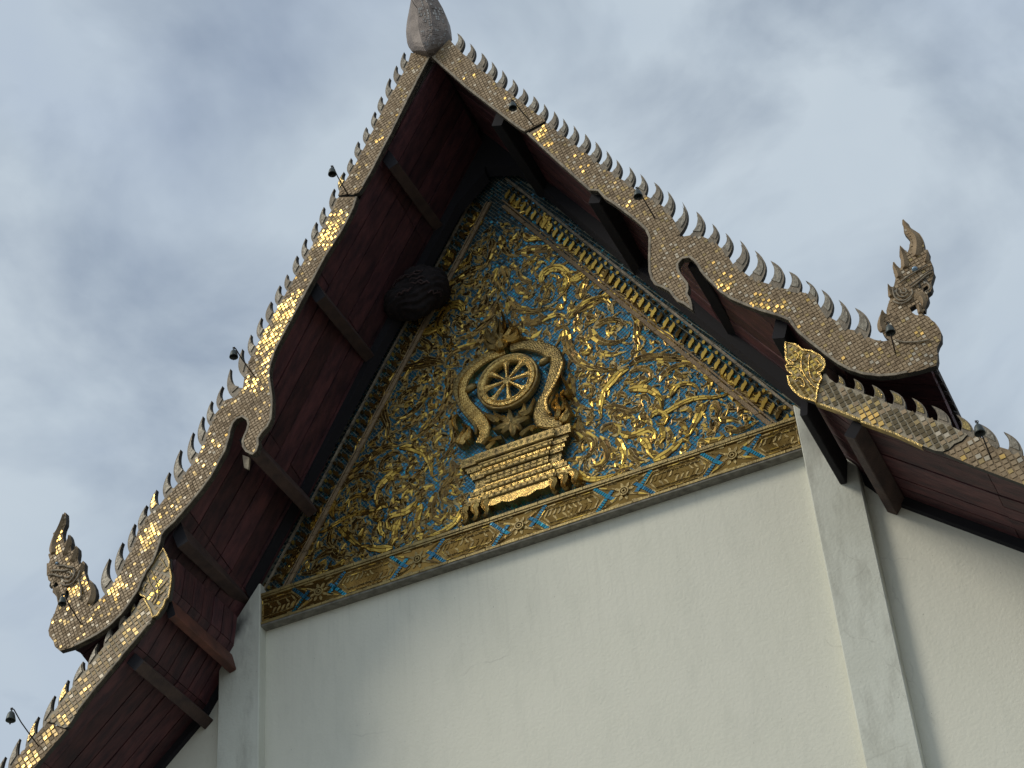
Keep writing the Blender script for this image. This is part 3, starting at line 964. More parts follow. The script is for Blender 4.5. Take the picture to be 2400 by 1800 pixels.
def tile_grid(loops, pitch, ang, fill, y, margin, seed, tilt=0.05, jit=0.06):
    """returns list of (corner quads xyz)"""
    rg = np.random.RandomState(seed)
    P = np.array(loops[0]); lo, hi = P.min(0), P.max(0)
    c = (lo + hi) / 2; rad = np.hypot(*(hi - lo)) / 2 + pitch
    n = int(rad / pitch) + 1
    gx, gz = np.meshgrid(np.arange(-n, n + 1), np.arange(-n, n + 1))
    G = np.c_[gx.ravel(), gz.ravel()] * pitch
    G = G + rg.uniform(-jit, jit, G.shape) * pitch * 0.5
    ca, sa = math.cos(ang), math.sin(ang)
    Rm = np.array([[ca, -sa], [sa, ca]])
    G = G @ Rm.T + c
    keep = (G[:, 0] > lo[0]) & (G[:, 0] < hi[0]) & (G[:, 1] > lo[1]) & (G[:, 1] < hi[1])
    G = G[keep]
    h = pitch * 0.5 * fill
    hm = h + margin
    ok = np.ones(len(G), bool)
    for (a, b) in ((-1, -1), (1, -1), (1, 1), (-1, 1)):
        ok &= inside(G + np.array([a * hm, b * hm]) @ Rm.T, loops)
    G = G[ok]
    th = rg.uniform(-jit, jit, len(G))
    sc_ = rg.uniform(0.88, 1.04, len(G))
    tx = rg.normal(0, tilt, len(G)); tz = rg.normal(0, tilt, len(G))
    out = []
    for i in range(len(G)):
        a0 = ang + th[i]; c0, s0 = math.cos(a0) * h * sc_[i], math.sin(a0) * h * sc_[i]
        q = []
        for (a, b) in ((-1, -1), (1, -1), (1, 1), (-1, 1)):
            dx, dz = a * c0 - b * s0, a * s0 + b * c0
            q.append((G[i, 0] + dx, y + dx * tx[i] + dz * tz[i], G[i, 1] + dz))
        out.append(q)
    return out, G


def tiles_mesh(quads, mids, name, mats, parent, thick=0.005, kind='stuff'):
    mb = MB()
    for q, mi in zip(quads, mids):
        b = [(p[0], p[1] + thick, p[2]) for p in q]
        mb.add(list(q) + b, [(0, 1, 2, 3), (0, 4, 5, 1), (1, 5, 6, 2), (2, 6, 7, 3), (3, 7, 4, 0)], mi)
    return mb.build(name, mats, parent, kind=kind, recalc=False)


field = [[(-3.62, 0.47), (3.62, 0.47), (3.6, 0.62), (0.02, 6.7), (-0.02, 6.7), (-3.6, 0.62)]]
qs, G = tile_grid(field, 0.043, R(34), 0.80, FY - 0.006, 0.0, 3, tilt=0.05)
M_BLUE3 = mat('dark_shade_blue_glass', (0.02, 0.05, 0.06), 0.3, metal=0.5)
fid = []
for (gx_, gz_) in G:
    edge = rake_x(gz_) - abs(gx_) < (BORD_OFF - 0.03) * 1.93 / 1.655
    pd = 0.75 if edge else min(0.8, max(0.06, (gz_ - 3.9) * 0.4))  # dark tiles fill the border and thicken towards the apex as painted shade
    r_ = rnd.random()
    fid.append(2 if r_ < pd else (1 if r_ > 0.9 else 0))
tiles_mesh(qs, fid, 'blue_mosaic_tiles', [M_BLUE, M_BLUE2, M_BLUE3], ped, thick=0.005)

# ------------------------------------------------------------------ wheel emblem
def Wp(*p): return tr(1000, 700, S45, p, 0.0)
def Pp(*p): return tr(1000, 950, S45, p, 0.0)


hub = Wp((935, 955))[0]
HX, HZ = hub
Rr = 0.425


def ring_profile(name, cx, cz, prof, m_, parent, n=64, knurl=0):
    mb = MB()
    vs = []; k_ = len(prof)
    for i in range(n):
        a = 2 * math.pi * i / n
        for (r_, y_) in prof:
            kk = (0.006 if (i // 2) % 2 else 0) if knurl else 0
            vs.append((cx + r_ * math.cos(a), y_ - kk, cz + r_ * math.sin(a)))
    fs = []
    for i in range(n):
        j = (i + 1) % n
        for q in range(k_ - 1):
            fs.append((i * k_ + q, j * k_ + q, j * k_ + q + 1, i * k_ + q + 1))
    mb.add(vs, fs, 0, not knurl)
    return mb.build(name, m_, parent)


wheel = empty('dharma_wheel', (HX, 0.0, HZ), 'gilded eight spoke wheel inside the serpent arch of the pediment', 'wheel')
ring_profile('outer_rim', HX, HZ, [(Rr, FY - 0.04), (Rr, -0.01), (Rr - 0.015, -0.03), (Rr - 0.035, -0.015)], M_GILT_OLD, wheel)
ring_profile('rim', HX, HZ, [(Rr - 0.035, -0.01), (Rr - 0.045, -0.035), (Rr - 0.075, -0.042), (Rr - 0.105, -0.03)], M_GILT, wheel, n=96, knurl=1)
ring_profile('inner_rim', HX, HZ, [(Rr - 0.10, -0.02), (Rr - 0.108, -0.045), (Rr - 0.118, -0.045), (Rr - 0.125, FY - 0.03)], M_GILT, wheel)
for k in range(8):
    a = k * math.pi / 4 + R(0) + math.pi / 8 * 0
    mb = MB()
    ca, sa = math.cos(a), math.sin(a)
    prof = [(0.05, 0.020), (0.12, 0.023), (0.19, 0.031), (0.25, 0.038), (0.285, 0.055), (0.31, 0.085)]
    vs = []
    for (r_, hw) in prof:
        for (o, y_) in ((-hw, -0.012), (-hw * 0.4, -0.034), (hw * 0.4, -0.034), (hw, -0.012)):
            vs.append((HX + ca * r_ - sa * o, y_, HZ + sa * r_ + ca * o))
    fs = []
    for i in range(len(prof) - 1):
        fs += [(4 * i + q, 4 * i + 4 + q, 4 * i + 5 + q, 4 * i + 1 + q) for q in range(3)]
    mb.add(vs, fs)
    mb.build('spoke', M_GILT, wheel)
ring_profile('hub', HX, HZ, [(0.062, 0.04), (0.06, -0.03), (0.045, -0.04), (0.035, -0.025), (0.02, -0.04), (0.001, -0.042)], M_GILT_OLD, wheel, n=24)


def body(pts, ws, y0, y1, m_front, m_side, name, parent, scal=0.0, ridge=0.03):
    """rounded ribbon body standing proud of the panel"""
    C = crom(pts, 6); n = len(C)
    Wd = np.interp(np.linspace(0, 1, n), np.linspace(0, 1, len(ws)), ws) / 2
    P = np.array(C); T = np.gradient(P, axis=0); T /= np.hypot(T[:, 0], T[:, 1])[:, None]
    N = np.c_[-T[:, 1], T[:, 0]]
    cs = [(-1, 1.0), (-1, 0.25), (-0.8, 0.06), (-0.35, 0.0), (0.35, 0.0), (0.8, 0.06), (1, 0.25), (1, 1.0)]
    vs = []
    for i in range(n):
        for (k, d) in cs:
            q = P[i] + N[i] * Wd[i] * k
            yy = y0 + (y1 - y0) * d - (scal if (i % 2 and abs(k) < 0.9) else 0)
            vs.append((q[0], yy, q[1]))
    K = len(cs); mb = MB(); fs = []; 
    for i in range(n - 1):
        for q in range(K - 1):
            fs.append((i * K + q, (i + 1) * K + q, (i + 1) * K + q + 1, i * K + q + 1))
    fs += [tuple(range(K)), tuple(reversed(range((n - 1) * K, n * K)))]
    mb.add(vs, fs, 0, False)
    o = mb.build(name, m_front, parent)
    if Wd.max() > 0.045:
        R_, L = resample(C, 0.026)
        W2 = np.interp(np.linspace(0, 1, len(R_)), np.linspace(0, 1, n), Wd)
        T2 = np.gradient(R_, axis=0); T2 /= np.hypot(T2[:, 0], T2[:, 1])[:, None]
        m2 = MB()
        for i in range(1, len(R_) - 1):
            k = max(3, int(W2[i] * 1.5 / 0.026)); nn = np.array([-T2[i][1], T2[i][0]])
            for j in range(k):
                f_ = ((j + (0.5 if i % 2 else 0)) / k) * 1.7 - 0.85
                if abs(f_) > 0.84: continue
                c = R_[i] + nn * W2[i] * f_; h = 0.012
                yb = y0 + (0.0 if abs(f_) < 0.4 else (abs(f_) - 0.4) * 0.12 * (y1 - y0)) - 0.001
                a_, b_, c_, d_ = c + T2[i] * h * 1.2, c + nn * h, c - T2[i] * h * 1.2, c - nn * h
                m2.add([(a_[0], yb, a_[1]), (b_[0], yb, b_[1]), (c_[0], yb, c_[1]), (d_[0], yb, d_[1]), (c[0] + rnd.uniform(-.003, .003), yb - 0.009, c[1] + rnd.uniform(-.003, .003))], [(0, 1, 4), (1, 2, 4), (2, 3, 4), (3, 0, 4)])
        if m2.v:
            q = m2.build('scales', m_front, o, kind='stuff', recalc=False)
    return o


arch = empty('naga_arch', (HX, 0.0, HZ), 'gilded pair of serpents arching over the wheel with heads turned outwards', 'sculpture')
lpts = Wp((600, 1660), (650, 1560), (650, 1460), (590, 1370), (500, 1270), (440, 1180), (412, 1080), (420, 970), (480, 860), (580, 760), (700, 680), (830, 625), (900, 600))
body(lpts, [0.13, 0.15, 0.18, 0.18, 0.155, 0.125, 0.12, 0.11, 0.11, 0.11, 0.11], 0.0, FY, M_GILT, None, 'left_serpent_body', arch, 0.003)
lp2 = Wp((560, 1560), (560, 1480), (500, 1390), (420, 1290), (360, 1190), (330, 1080), (345, 960), (410, 850), (520, 750), (640, 670), (780, 600))
body(lp2, [0.03, 0.05, 0.05, 0.05, 0.06, 0.08, 0.1, 0.1, 0.08, 0.06], 0.0, FY, M_GILT_OLD, None, 'left_serpent_crest', arch, 0.01)
rpts = Wp((1560, 1420), (1440, 1420), (1340, 1390), (1310, 1300), (1330, 1200), (1390, 1080), (1430, 960), (1470, 830), (1490, 720), (1440, 620), (1330, 560), (1200, 530), (1080, 530), (960, 560))
body(rpts, [0.12, 0.17, 0.225, 0.22, 0.19, 0.17, 0.165, 0.175, 0.19, 0.205, 0.18, 0.155, 0.135, 0.12], 0.0, FY, M_GILT_OLD, None, 'right_serpent_body', arch, 0.003)
rp2 = Wp((1440, 1340), (1400, 1290), (1390, 1180), (1440, 1080), (1500, 970), (1550, 860), (1580, 740))
body(rp2, [0.03, 0.045, 0.045, 0.045, 0.045, 0.03], -0.045, 0.0, M_GILT, None, 'right_serpent_crest', arch, 0.006)


def flame_piece(pts, w0, name, parent, m_=None, y0=-0.03, y1=None, n=5):
    C = crom(pts, n); N_ = len(C)
    P = np.array(C); T = np.gradient(P, axis=0); T /= (np.hypot(T[:, 0], T[:, 1])[:, None] + 1e-9)
    N = np.c_[-T[:, 1], T[:, 0]]
    t = np.linspace(0, 1, N_)
    Wd = w0 / 2 * (1 - t) ** 0.7 * np.minimum(1, 0.5 + 3 * t) + 0.003
    y1 = FY if y1 is None else y1
    vs = []
    for i in range(N_):
        for (k, yy) in ((-1, y1), (-1, y0 + 0.02), (0, y0 - 0.012), (1, y0 + 0.02), (1, y1)):
            q = P[i] + N[i] * Wd[i] * k
            vs.append((q[0], yy, q[1]))
    fs = []
    for i in range(N_ - 1):
        for q in range(4):
            fs.append((i * 5 + q, i * 5 + 5 + q, i * 5 + 6 + q, i * 5 + q + 1))
    fs += [(0, 1, 2, 3, 4)]
    mb = MB(); mb.add(vs, fs)
    return mb.build(name, m_ or M_GILT, parent)


for pts, w_, mm in [
    (Wp((1560, 1430), (1610, 1360), (1640, 1290), (1600, 1240)), 0.13, M_GILT),
    (Wp((1500, 1400), (1530, 1300), (1500, 1200), (1530, 1120)), 0.08, M_GILT),
    (Wp((1560, 1300), (1600, 1210), (1560, 1130), (1600, 1080)), 0.06, M_GILT),
    (Wp((1500, 1300), (1460, 1250), (1500, 1180)), 0.05, M_GILT),
    (Wp((1600, 1130), (1635, 1050), (1590, 960), (1560, 880)), 0.045, M_GILT),
    (Wp((1600, 1380), (1650, 1320), (1655, 1270)), 0.06, M_GILT_OLD),
    (Wp((400, 1700), (430, 1620), (480, 1560), (520, 1500)), 0.13, M_GILT),
    (Wp((360, 1680), (400, 1600), (440, 1540)), 0.08, M_GILT),
    (Wp((460, 1640), (500, 1580), (490, 1500), (420, 1460)), 0.07, M_GILT),
    (Wp((360, 1540), (330, 1460), (340, 1390), (375, 1350)), 0.06, M_GILT),
    (Wp((330, 1500), (310, 1430), (350, 1370)), 0.04, M_GILT),
    (Wp((430, 1560), (450, 1510), (420, 1480)), 0.04, M_GILT_OLD),
]:
    flame_piece(pts, w_, 'head_flame', arch, mm, y0=-0.055)
# crest lotus over the arch
lotus = [(Wp((860, 600), (850, 520), (870, 400), (850, 260)), 0.11, M_GILT_OLD), (Wp((830, 520), (740, 480), (700, 400), (720, 370)), 0.10, M_GILT_OLD),
         (Wp((900, 500), (990, 460), (1060, 400), (1040, 340)), 0.10, M_GILT), (Wp((830, 560), (740, 570), (690, 530), (700, 480)), 0.09, M_GILT_OLD),
         (Wp((860, 620), (820, 560), (870, 500), (930, 540), (880, 610)), 0.09, M_GILT), (Wp((900, 470), (960, 400), (980, 330), (950, 250)), 0.08, M_GILT),
         (Wp((820, 480), (790, 400), (820, 320), (810, 220)), 0.08, M_GILT_OLD), (Wp((860, 440), (900, 360), (900, 260), (870, 150)), 0.07, M_AMBER),
         (Wp((920, 500), (1010, 490), (1080, 450), (1070, 380)), 0.06, M_GILT)]
for pts, w_, mm in lotus: flame_piece(pts, w_, 'lotus_petal', arch, mm, y0=-0.06)
# small knobs holding the wheel
for (px_, py_) in ((510, 1030), (1360, 720)):
    c = Wp((px_, py_))[0]
    mb = MB(); mb.tube([(c[0] - 0.07, 0.02, c[1] - 0.02), (c[0] - 0.03, 0.0, c[1] - 0.01), (c[0] + 0.03, 0.0, c[1] + 0.01), (c[0] + 0.07, 0.02, c[1] + 0.02)], [0.03, 0.05, 0.05, 0.03], 10)
    mb.build('knob', M_GILT_OLD, arch)
# foliage under the wheel
fol = empty('lotus_support', (HX, 0.0, HZ - 0.7), 'tarnished gilded lotus and leaves between the wheel and its pedestal', 'ornament')
for pts, w_, mm in [
    (Wp((985, 1450), (960, 1380), (965, 1290)), 0.14, M_GILT_OLD), (Wp((985, 1450), (880, 1470), (770, 1520)), 0.14, M_GILT_OLD),
    (Wp((985, 1440), (1090, 1400), (1195, 1370)), 0.14, M_GILT_OLD), (Wp((985, 1450), (1000, 1530), (990, 1600)), 0.13, M_GILT_OLD),
    (Wp((980, 1440), (900, 1390), (830, 1390)), 0.11, M_GILT_OLD), (Wp((990, 1460), (1060, 1480), (1090, 1530)), 0.11, M_GILT_OLD),
    (Wp((985, 1450), (1050, 1380), (1080, 1330)), 0.11, M_GILT_OLD), (Wp((980, 1450), (900, 1520), (870, 1570)), 0.1, M_GILT_OLD),
    (Wp((1070, 1340), (1120, 1290), (1130, 1210)), 0.11, M_GILT), (Wp((1080, 1330), (1170, 1310), (1210, 1240), (1250, 1160)), 0.09, M_GILT_OLD),
    (Wp((800, 1420), (850, 1380), (920, 1370)), 0.07, M_GILT), (Wp((820, 1400), (740, 1370), (670, 1320)), 0.1, M_GILT_OLD),
    (Wp((870, 1380), (800, 1340), (780, 1300)), 0.06, M_GILT_OLD), (Wp((1080, 1580), (1150, 1520), (1230, 1480), (1290, 1500)), 0.07, M_GILT_OLD),
    (Wp((1200, 1530), (1240, 1490), (1310, 1500)), 0.06, M_GILT), (Wp((870, 1600), (800, 1620), (730, 1660)), 0.06, M_GILT_OLD),
    (Wp((690, 1740), (740, 1690), (810, 1650)), 0.08, M_GILT), (Wp((650, 1680), (690, 1640), (760, 1600)), 0.05, M_GILT_OLD)]:
    flame_piece(pts, w_, 'leaf', fol, mm, y0=-0.035)

pedst = empty('pedestal', (HX, 0.0, 0.45), 'stepped gilded pedestal with lion feet under the wheel', 'pedestal')
# tiers: (z0, z1, half width, y front, material)
C0 = HX + 0.03
tiers = [(1.205, 1.325, 0.735, -0.055, M_GILT_OLD), (1.160, 1.200, 0.69, -0.03, M_GILT_OLD), (1.105, 1.155, 0.665, -0.045, M_GILT_OLD),
         (1.045, 1.10, 0.63, -0.03, M_GILT), (0.985, 1.04, 0.605, -0.045, M_GILT_OLD), (0.925, 0.98, 0.575, -0.02, M_GILT_OLD),
         (0.865, 0.92, 0.57, -0.035, M_GILT_OLD), (0.815, 0.86, 0.60, -0.03, M_GILT), (0.755, 0.81, 0.64, -0.05, M_GILT_OLD),
         (0.69, 0.75, 0.67, -0.04, M_GILT), (0.625, 0.685, 0.70, -0.065, M_GILT_OLD)]
for (z0, z1, hw, yf, mm) in tiers:
    mb = MB()
    c_ = 0.012
    # central panel proud, recessed side bays
    z0, z1 = 0.735 + (z0 - 0.625) * 1.043, 0.735 + (z1 - 0.625) * 1.043
    mb.box((C0 - hw, yf + 0.03, z0), (C0 - hw * 0.72 - 0.004, FY, z1))
    mb.box((C0 + hw * 0.72 + 0.004, yf + 0.03, z0), (C0 + hw, FY, z1))
    xa, xb = C0 - hw * 0.72, C0 + hw * 0.72
    mb.add([(xa, yf + c_, z0), (xb, yf + c_, z0), (xb, yf, z0 + c_), (xa, yf, z0 + c_), (xa, yf, z1 - c_), (xb, yf, z1 - c_), (xb, yf + c_, z1), (xa, yf + c_, z1),
            (xa, FY, z0), (xb, FY, z0), (xb, FY, z1), (xa, FY, z1)],
           [(0, 1, 2, 3), (3, 2, 5, 4), (4, 5, 6, 7), (7, 6, 10, 11), (8, 9, 1, 0), (0, 3, 4, 7, 11, 8), (1, 9, 10, 6, 5, 2)])
    o = mb.build('tier', mm, pedst)
    # small carved studs on alternate tiers
    n_ = int(hw * 2 / 0.085)
    for i in range(n_):
        if z1 - z0 < 0.05: break
        x = C0 - hw + 0.05 + i * (2 * hw - 0.1) / (n_ - 1)
        yy = yf if abs(x - C0) < hw * 0.72 else yf + 0.03
        zc = (z0 + z1) / 2; r_ = (z1 - z0) * 0.34
        mb = MB(); mb.add([(x - r_, yy, zc), (x, yy, zc - r_), (x + r_, yy, zc), (x, yy, zc + r_), (x, yy - 0.012, zc)], [(0, 1, 4), (1, 2, 4), (2, 3, 4), (3, 0, 4)])
        mb.build('stud', mm, o, recalc=False)
# scalloped apron and clawed feet
ap = []
xl, xr = C0 - 0.45, C0 + 0.45
top = [(xl, 0.73), (xr, 0.73)]
bot = []
for i in range(0, 25):
    t = i / 24
    x = xr + (xl - xr) * t
    bot.append((x, 0.645 - 0.03 * abs(math.sin(t * math.pi * 4)) + 0.02 * math.cos(t * 2 * math.pi)))
mb = MB(); mb.poly([top + bot], -0.04, FY); mb.build('apron', M_GILT, pedst)
for fx in (-0.70, -0.56, -0.42, 0.42, 0.56, 0.70):
    s = 1 if fx > 0 else -1
    x = C0 + fx
    flame_piece([(x - s * 0.01, 0.75), (x + s * 0.035, 0.68), (x + s * 0.01, 0.59), (x + s * 0.045, 0.51)], 0.12, 'lion_foot', pedst, M_GILT, y0=-0.06)
    flame_piece([(x + s * 0.01, 0.56), (x + s * 0.04, 0.52), (x + s * 0.075, 0.525)], 0.05, 'claw', pedst, M_GILT_OLD, y0=-0.05)

# ------------------------------------------------------------------ nest
nest = empty('insect_nest', tuple(at(976, 690, -0.25)), 'large dark folded insect nest in the corner between left planks and pediment', 'nest')
nc = at(978, 684, -0.22)
mb = MB()
nu, nv = 56, 44
vs = []; rg = random.Random(3)
for j in range(nv + 1):
    ph = math.pi * j / nv
    for i in range(nu):
        th = 2 * math.pi * i / nu
        dx, dy, dz = math.sin(ph) * math.cos(th), math.sin(ph) * math.sin(th), math.cos(ph)
        fold = math.sin(dz * 26 + 2.2 * math.sin(dx * 5 + 1) + 1.6 * math.sin(dy * 6))
        k = 1 + 0.075 * fold * (0.4 + 0.6 * abs(math.sin(dx * 7 + dz * 3))) + 0.10 * math.sin(dx * 3.1 + 0.6) * math.sin(dz * 3.7 + dy * 2)
        k *= 1 + 0.13 * math.sin(dx * 4.3 - 1.2) * math.cos(dz * 3.1 + 0.4) + rg.uniform(-0.012, 0.012)
        vs.append((nc.x + dx * 0.41 * k, nc.y + 0.04 + dy * 0.27 * k, nc.z + dz * 0.33 * k * (1 + 0.18 * dx) + dx * 0.07))
fs = [(j * nu + i, j * nu + (i + 1) % nu, (j + 1) * nu + (i + 1) % nu, (j + 1) * nu + i) for j in range(nv) for i in range(nu)]
mb.add(vs, fs, 0, True)
mb.build('comb', M_NEST, nest)
for k in range(26):
    a = rg.uniform(-1.9, 1.6); z = rg.uniform(-0.22, 0.24)
    pts = []
    for i in range(7):
        t = a + i * 0.10
        zz = z + 0.02 * math.sin(i * 1.9 + k)
        rr = math.sqrt(max(0.02, 1 - (zz / 0.34) ** 2))
        pts.append((nc.x + math.sin(t) * 0.385 * rr, nc.y - math.cos(t) * 0.25 * rr, nc.z + zz))
    m2 = MB(); m2.tube(pts, [0.004, 0.009, 0.012, 0.012, 0.012, 0.009, 0.004], 6); m2.build('nest_fold', M_NESTF, nest)

# ------------------------------------------------------------------ bargeboards
YU0, YU1 = -1.58, -1.50
YL0, YL1 = -1.53, -1.455
C1, C2, C3, C4, C5, C6, C7, C8 = (740, 80), (640, 300), (540, 520), (440, 720), (360, 900), (220, 1120), (80, 1180), (80, 1360)


def T(c, s, pts, Y): return tr(c[0], c[1], s, pts, Y)


# fins: (crop, scale, base on the concave side, tip, base on the convex side)
FL = [(C1, [(1495, 435), (1425, 280), (1420, 595)]), (C1, [(1390, 655), (1297, 492), (1312, 800)]), (C1, [(1260, 895), (1190, 697), (1170, 1045)]),
      (C1, [(1120, 1135), (1052, 992), (1055, 1280)]), (C1, [(1000, 1365), (950, 1240), (935, 1525)]), (C2, [(1575, 90), (1499, -30), (1500, 255)]),
      (C2, [(1445, 350), (1372, 205), (1365, 500)]), (C2, [(1318, 588), (1252, 470), (1228, 745)]), (C2, [(1165, 848), (1138, 698), (1068, 1015)]),
      (C2, [(1025, 1130), (980, 965), (935, 1320)]), (C2, [(875, 1425), (812, 1262), (795, 1600)]), (C3, [(1430, 160), (1383, -10), (1335, 330)]),
      (C3, [(1275, 440), (1210, 250), (1185, 605)]), (C3, [(1130, 705), (1072, 535), (1050, 860)]), (C3, [(990, 950), (908, 833), (910, 1105)]),
      (C3, [(860, 1190), (792, 1013), (765, 1355)]), (C3, [(710, 1465), (650, 1278), (615, 1640)]), (C4, [(1250, 350), (1182, 152), (1160, 515)]),
      (C4, [(1105, 620), (1015, 430), (1015, 785)]), (C4, [(960, 910), (875, 665), (905, 1125)]), (C4, [(880, 1300), (680, 985), (720, 1450)]),
      (C5, [(1130, 255), (1105, 20), (1045, 400)]), (C5, [(985, 475), (930, 260), (900, 660)]), (C5, [(850, 780), (790, 512), (775, 1000)]),
      (C5, [(715, 1115), (628, 768), (600, 1300)]), (C5, [(510, 1415), (428, 1052), (380, 1600)]), (C6, [(1280, 160), (1208, -106), (1135, 315)]),
      (C6, [(1045, 435), (1005, 180), (915, 565)]), (C6, [(850, 625), (842, 430), (710, 830)]), (C6, [(665, 960), (648, 728), (565, 1200)]),
      (C6, [(485, 1330), (455, 1035), (370, 1580)]), (C7, [(1280, 1270), (1208, 880), (1135, 1460)])]
K1, K4, K5 = (900, 0), (1400, 350), (1800, 450)
FR = [(K1, [(610, 390), (628, 280), (655, 440)]), (K1, [(705, 480), (735, 365), (755, 525)]), (K1, [(800, 560), (838, 450), (850, 610)]),
      (K1, [(885, 635), (925, 525), (935, 680)]), (K1, [(970, 715), (1017, 600), (1020, 750)]), (K1, [(1060, 780), (1107, 675), (1110, 820)]),
      (K1, [(1148, 850), (1198, 755), (1198, 890)]), (K1, [(1235, 920), (1287, 822), (1290, 960)]), (K1, [(1330, 990), (1377, 888), (1380, 1025)]),
      (K1, [(1410, 1060), (1465, 952), (1465, 1105)]), (K1, [(1495, 1130), (1540, 1015), (1548, 1170)]), (K1, [(1590, 1195), (1632, 1075), (1640, 1240)]),
      (K1, [(1680, 1270), (1733, 1150), (1735, 1310)]), (K1, [(1772, 1340), (1820, 1215), (1830, 1390)]), (K1, [(1868, 1415), (1915, 1292), (1920, 1465)]),
      (K1, [(1965, 1480), (2002, 1372), (2022, 1530)]), (K1, [(2075, 1555), (2115, 1435), (2135, 1605)]), (K4, [(332, 345), (365, 205), (405, 385)]),
      (K4, [(455, 415), (482, 275), (527, 465)]), (K4, [(575, 490), (602, 355), (630, 565)]), (K4, [(671, 625), (725, 442), (710, 725)]),
      (K4, [(795, 735), (850, 528), (890, 740)]), (K4, [(952, 765), (985, 632), (1022, 800)]), (K4, [(1065, 850), (1102, 714), (1125, 915)]),
      (K4, [(1168, 985), (1228, 778), (1247, 1045)]), (K4, [(1310, 1090), (1355, 865), (1408, 1135)]), (K4, [(1478, 1155), (1492, 955), (1583, 1190)]),
      (K4, [(1648, 1200), (1652, 1050), (1745, 1220)]), (K4, [(1815, 1240), (1795, 1125), (1890, 1305)]), (K4, [(1928, 1365), (1932, 1205), (2000, 1440)]),
      (K4, [(2063, 1475), (2080, 1292), (2155, 1545)]), (K5, [(745, 1185), (745, 990), (855, 1245)])]


def fin_shape(a, tip, b, inn, bulge=0.30, cave=0.20):
    """outline of one flame fin; inn = inward direction to sink the root"""
    a, tip, b = np.array(a), np.array(tip), np.array(b)
    ch = b - a
    L = np.hypot(*(tip - (a + b) / 2))
    e = ch / (np.hypot(*ch) + 1e-9)
    va, vb = tip - a, tip - b
    na = np.array([-va[1], va[0]]); nb = np.array([-vb[1], vb[0]])
    if np.dot(na, ch) < 0: na = -na
    if np.dot(nb, ch) < 0: nb = -nb
    m1 = (a + tip) / 2 + na * cave * 1.35 - va * 0.08
    m2 = (b + tip) / 2 + nb * bulge * 1.0 - vb * 0.08
    c1 = bez(a, m1, tip, 7); c2 = bez(tip, m2, b, 8)
    root = [tuple(b + inn * 0.03), tuple(a + inn * 0.03)]
    return c1 + c2[1:] + root


def shrink(pts, k, c=None):
    P = np.array(pts); c = P.mean(0) if c is None else c
    return [tuple(c + (p - c) * k) for p in P]


def make_fins(lst, scale_of, Y0, Y1, parent, inn_sign, gold=0.1, bulge=0.3, cave=0.2):
    ends = []
    for c, p3 in lst:
        a, tip, b = T(c, scale_of(c), p3, Y0)
        bj, cj = bulge * rnd.uniform(0.85, 1.15), cave * rnd.uniform(0.8, 1.2)
        ch = np.array(b) - np.array(a); e = ch / np.hypot(*ch)
        inn = np.array([e[1], -e[0]])
        mid = (np.array(a) + np.array(b)) / 2
        if np.dot(inn, np.array(tip) - mid) > 0: inn = -inn
        out = fin_shape(a, tip, b, inn, bj, cj)
        mb = MB()
        j = rnd.uniform(-0.004, 0.004)
        mb.poly([out], Y0 + 0.014 + j, Y1 - 0.012, 0, 2)
        core = shrink(out[:-2], 0.66, np.array(out[:-2]).mean(0))
        mb.poly([core], Y0 + 0.004 + j, Y0 + 0.016 + j, 1, 2)
        r_ = rnd.random()
        gm = M_FINGOLD if r_ < gold else (M_FINGLASS if r_ < 0.75 else M_FIN)
        mb.build('fin', [M_FIN, gm, M_EDGE], parent)
        ends.append((a, b))
    return ends


def rim_strip(loop, w_, y0, y1, name, m_, parent, closed=True, flip=False):
    P = np.array(loop)
    if closed: Tn = np.roll(P, -1, 0) - np.roll(P, 1, 0)
    else: Tn = np.gradient(P, axis=0)
    Tn = Tn / (np.hypot(Tn[:, 0], Tn[:, 1])[:, None] + 1e-9)
    N = np.c_[-Tn[:, 1], Tn[:, 0]] * (-1 if flip else 1)
    Q = P + N * w_
    n = len(P)
    vs = [(p[0], y1, p[1]) for p in P] + [(p[0], y0, p[1]) for p in P] + [(p[0], y0, p[1]) for p in Q] + [(p[0], y1, p[1]) for p in Q]
    fs = []
    for i in range(n if closed else n - 1):
        j = (i + 1) % n
        fs += [(i, j, n + j, n + i), (n + i, n + j, 2 * n + j, 2 * n + i), (2 * n + i, 2 * n + j, 3 * n + j, 3 * n + i)]
    mb = MB(); mb.add(vs, fs)
    return mb.build(name, m_, parent)


TILE_DATA = {}


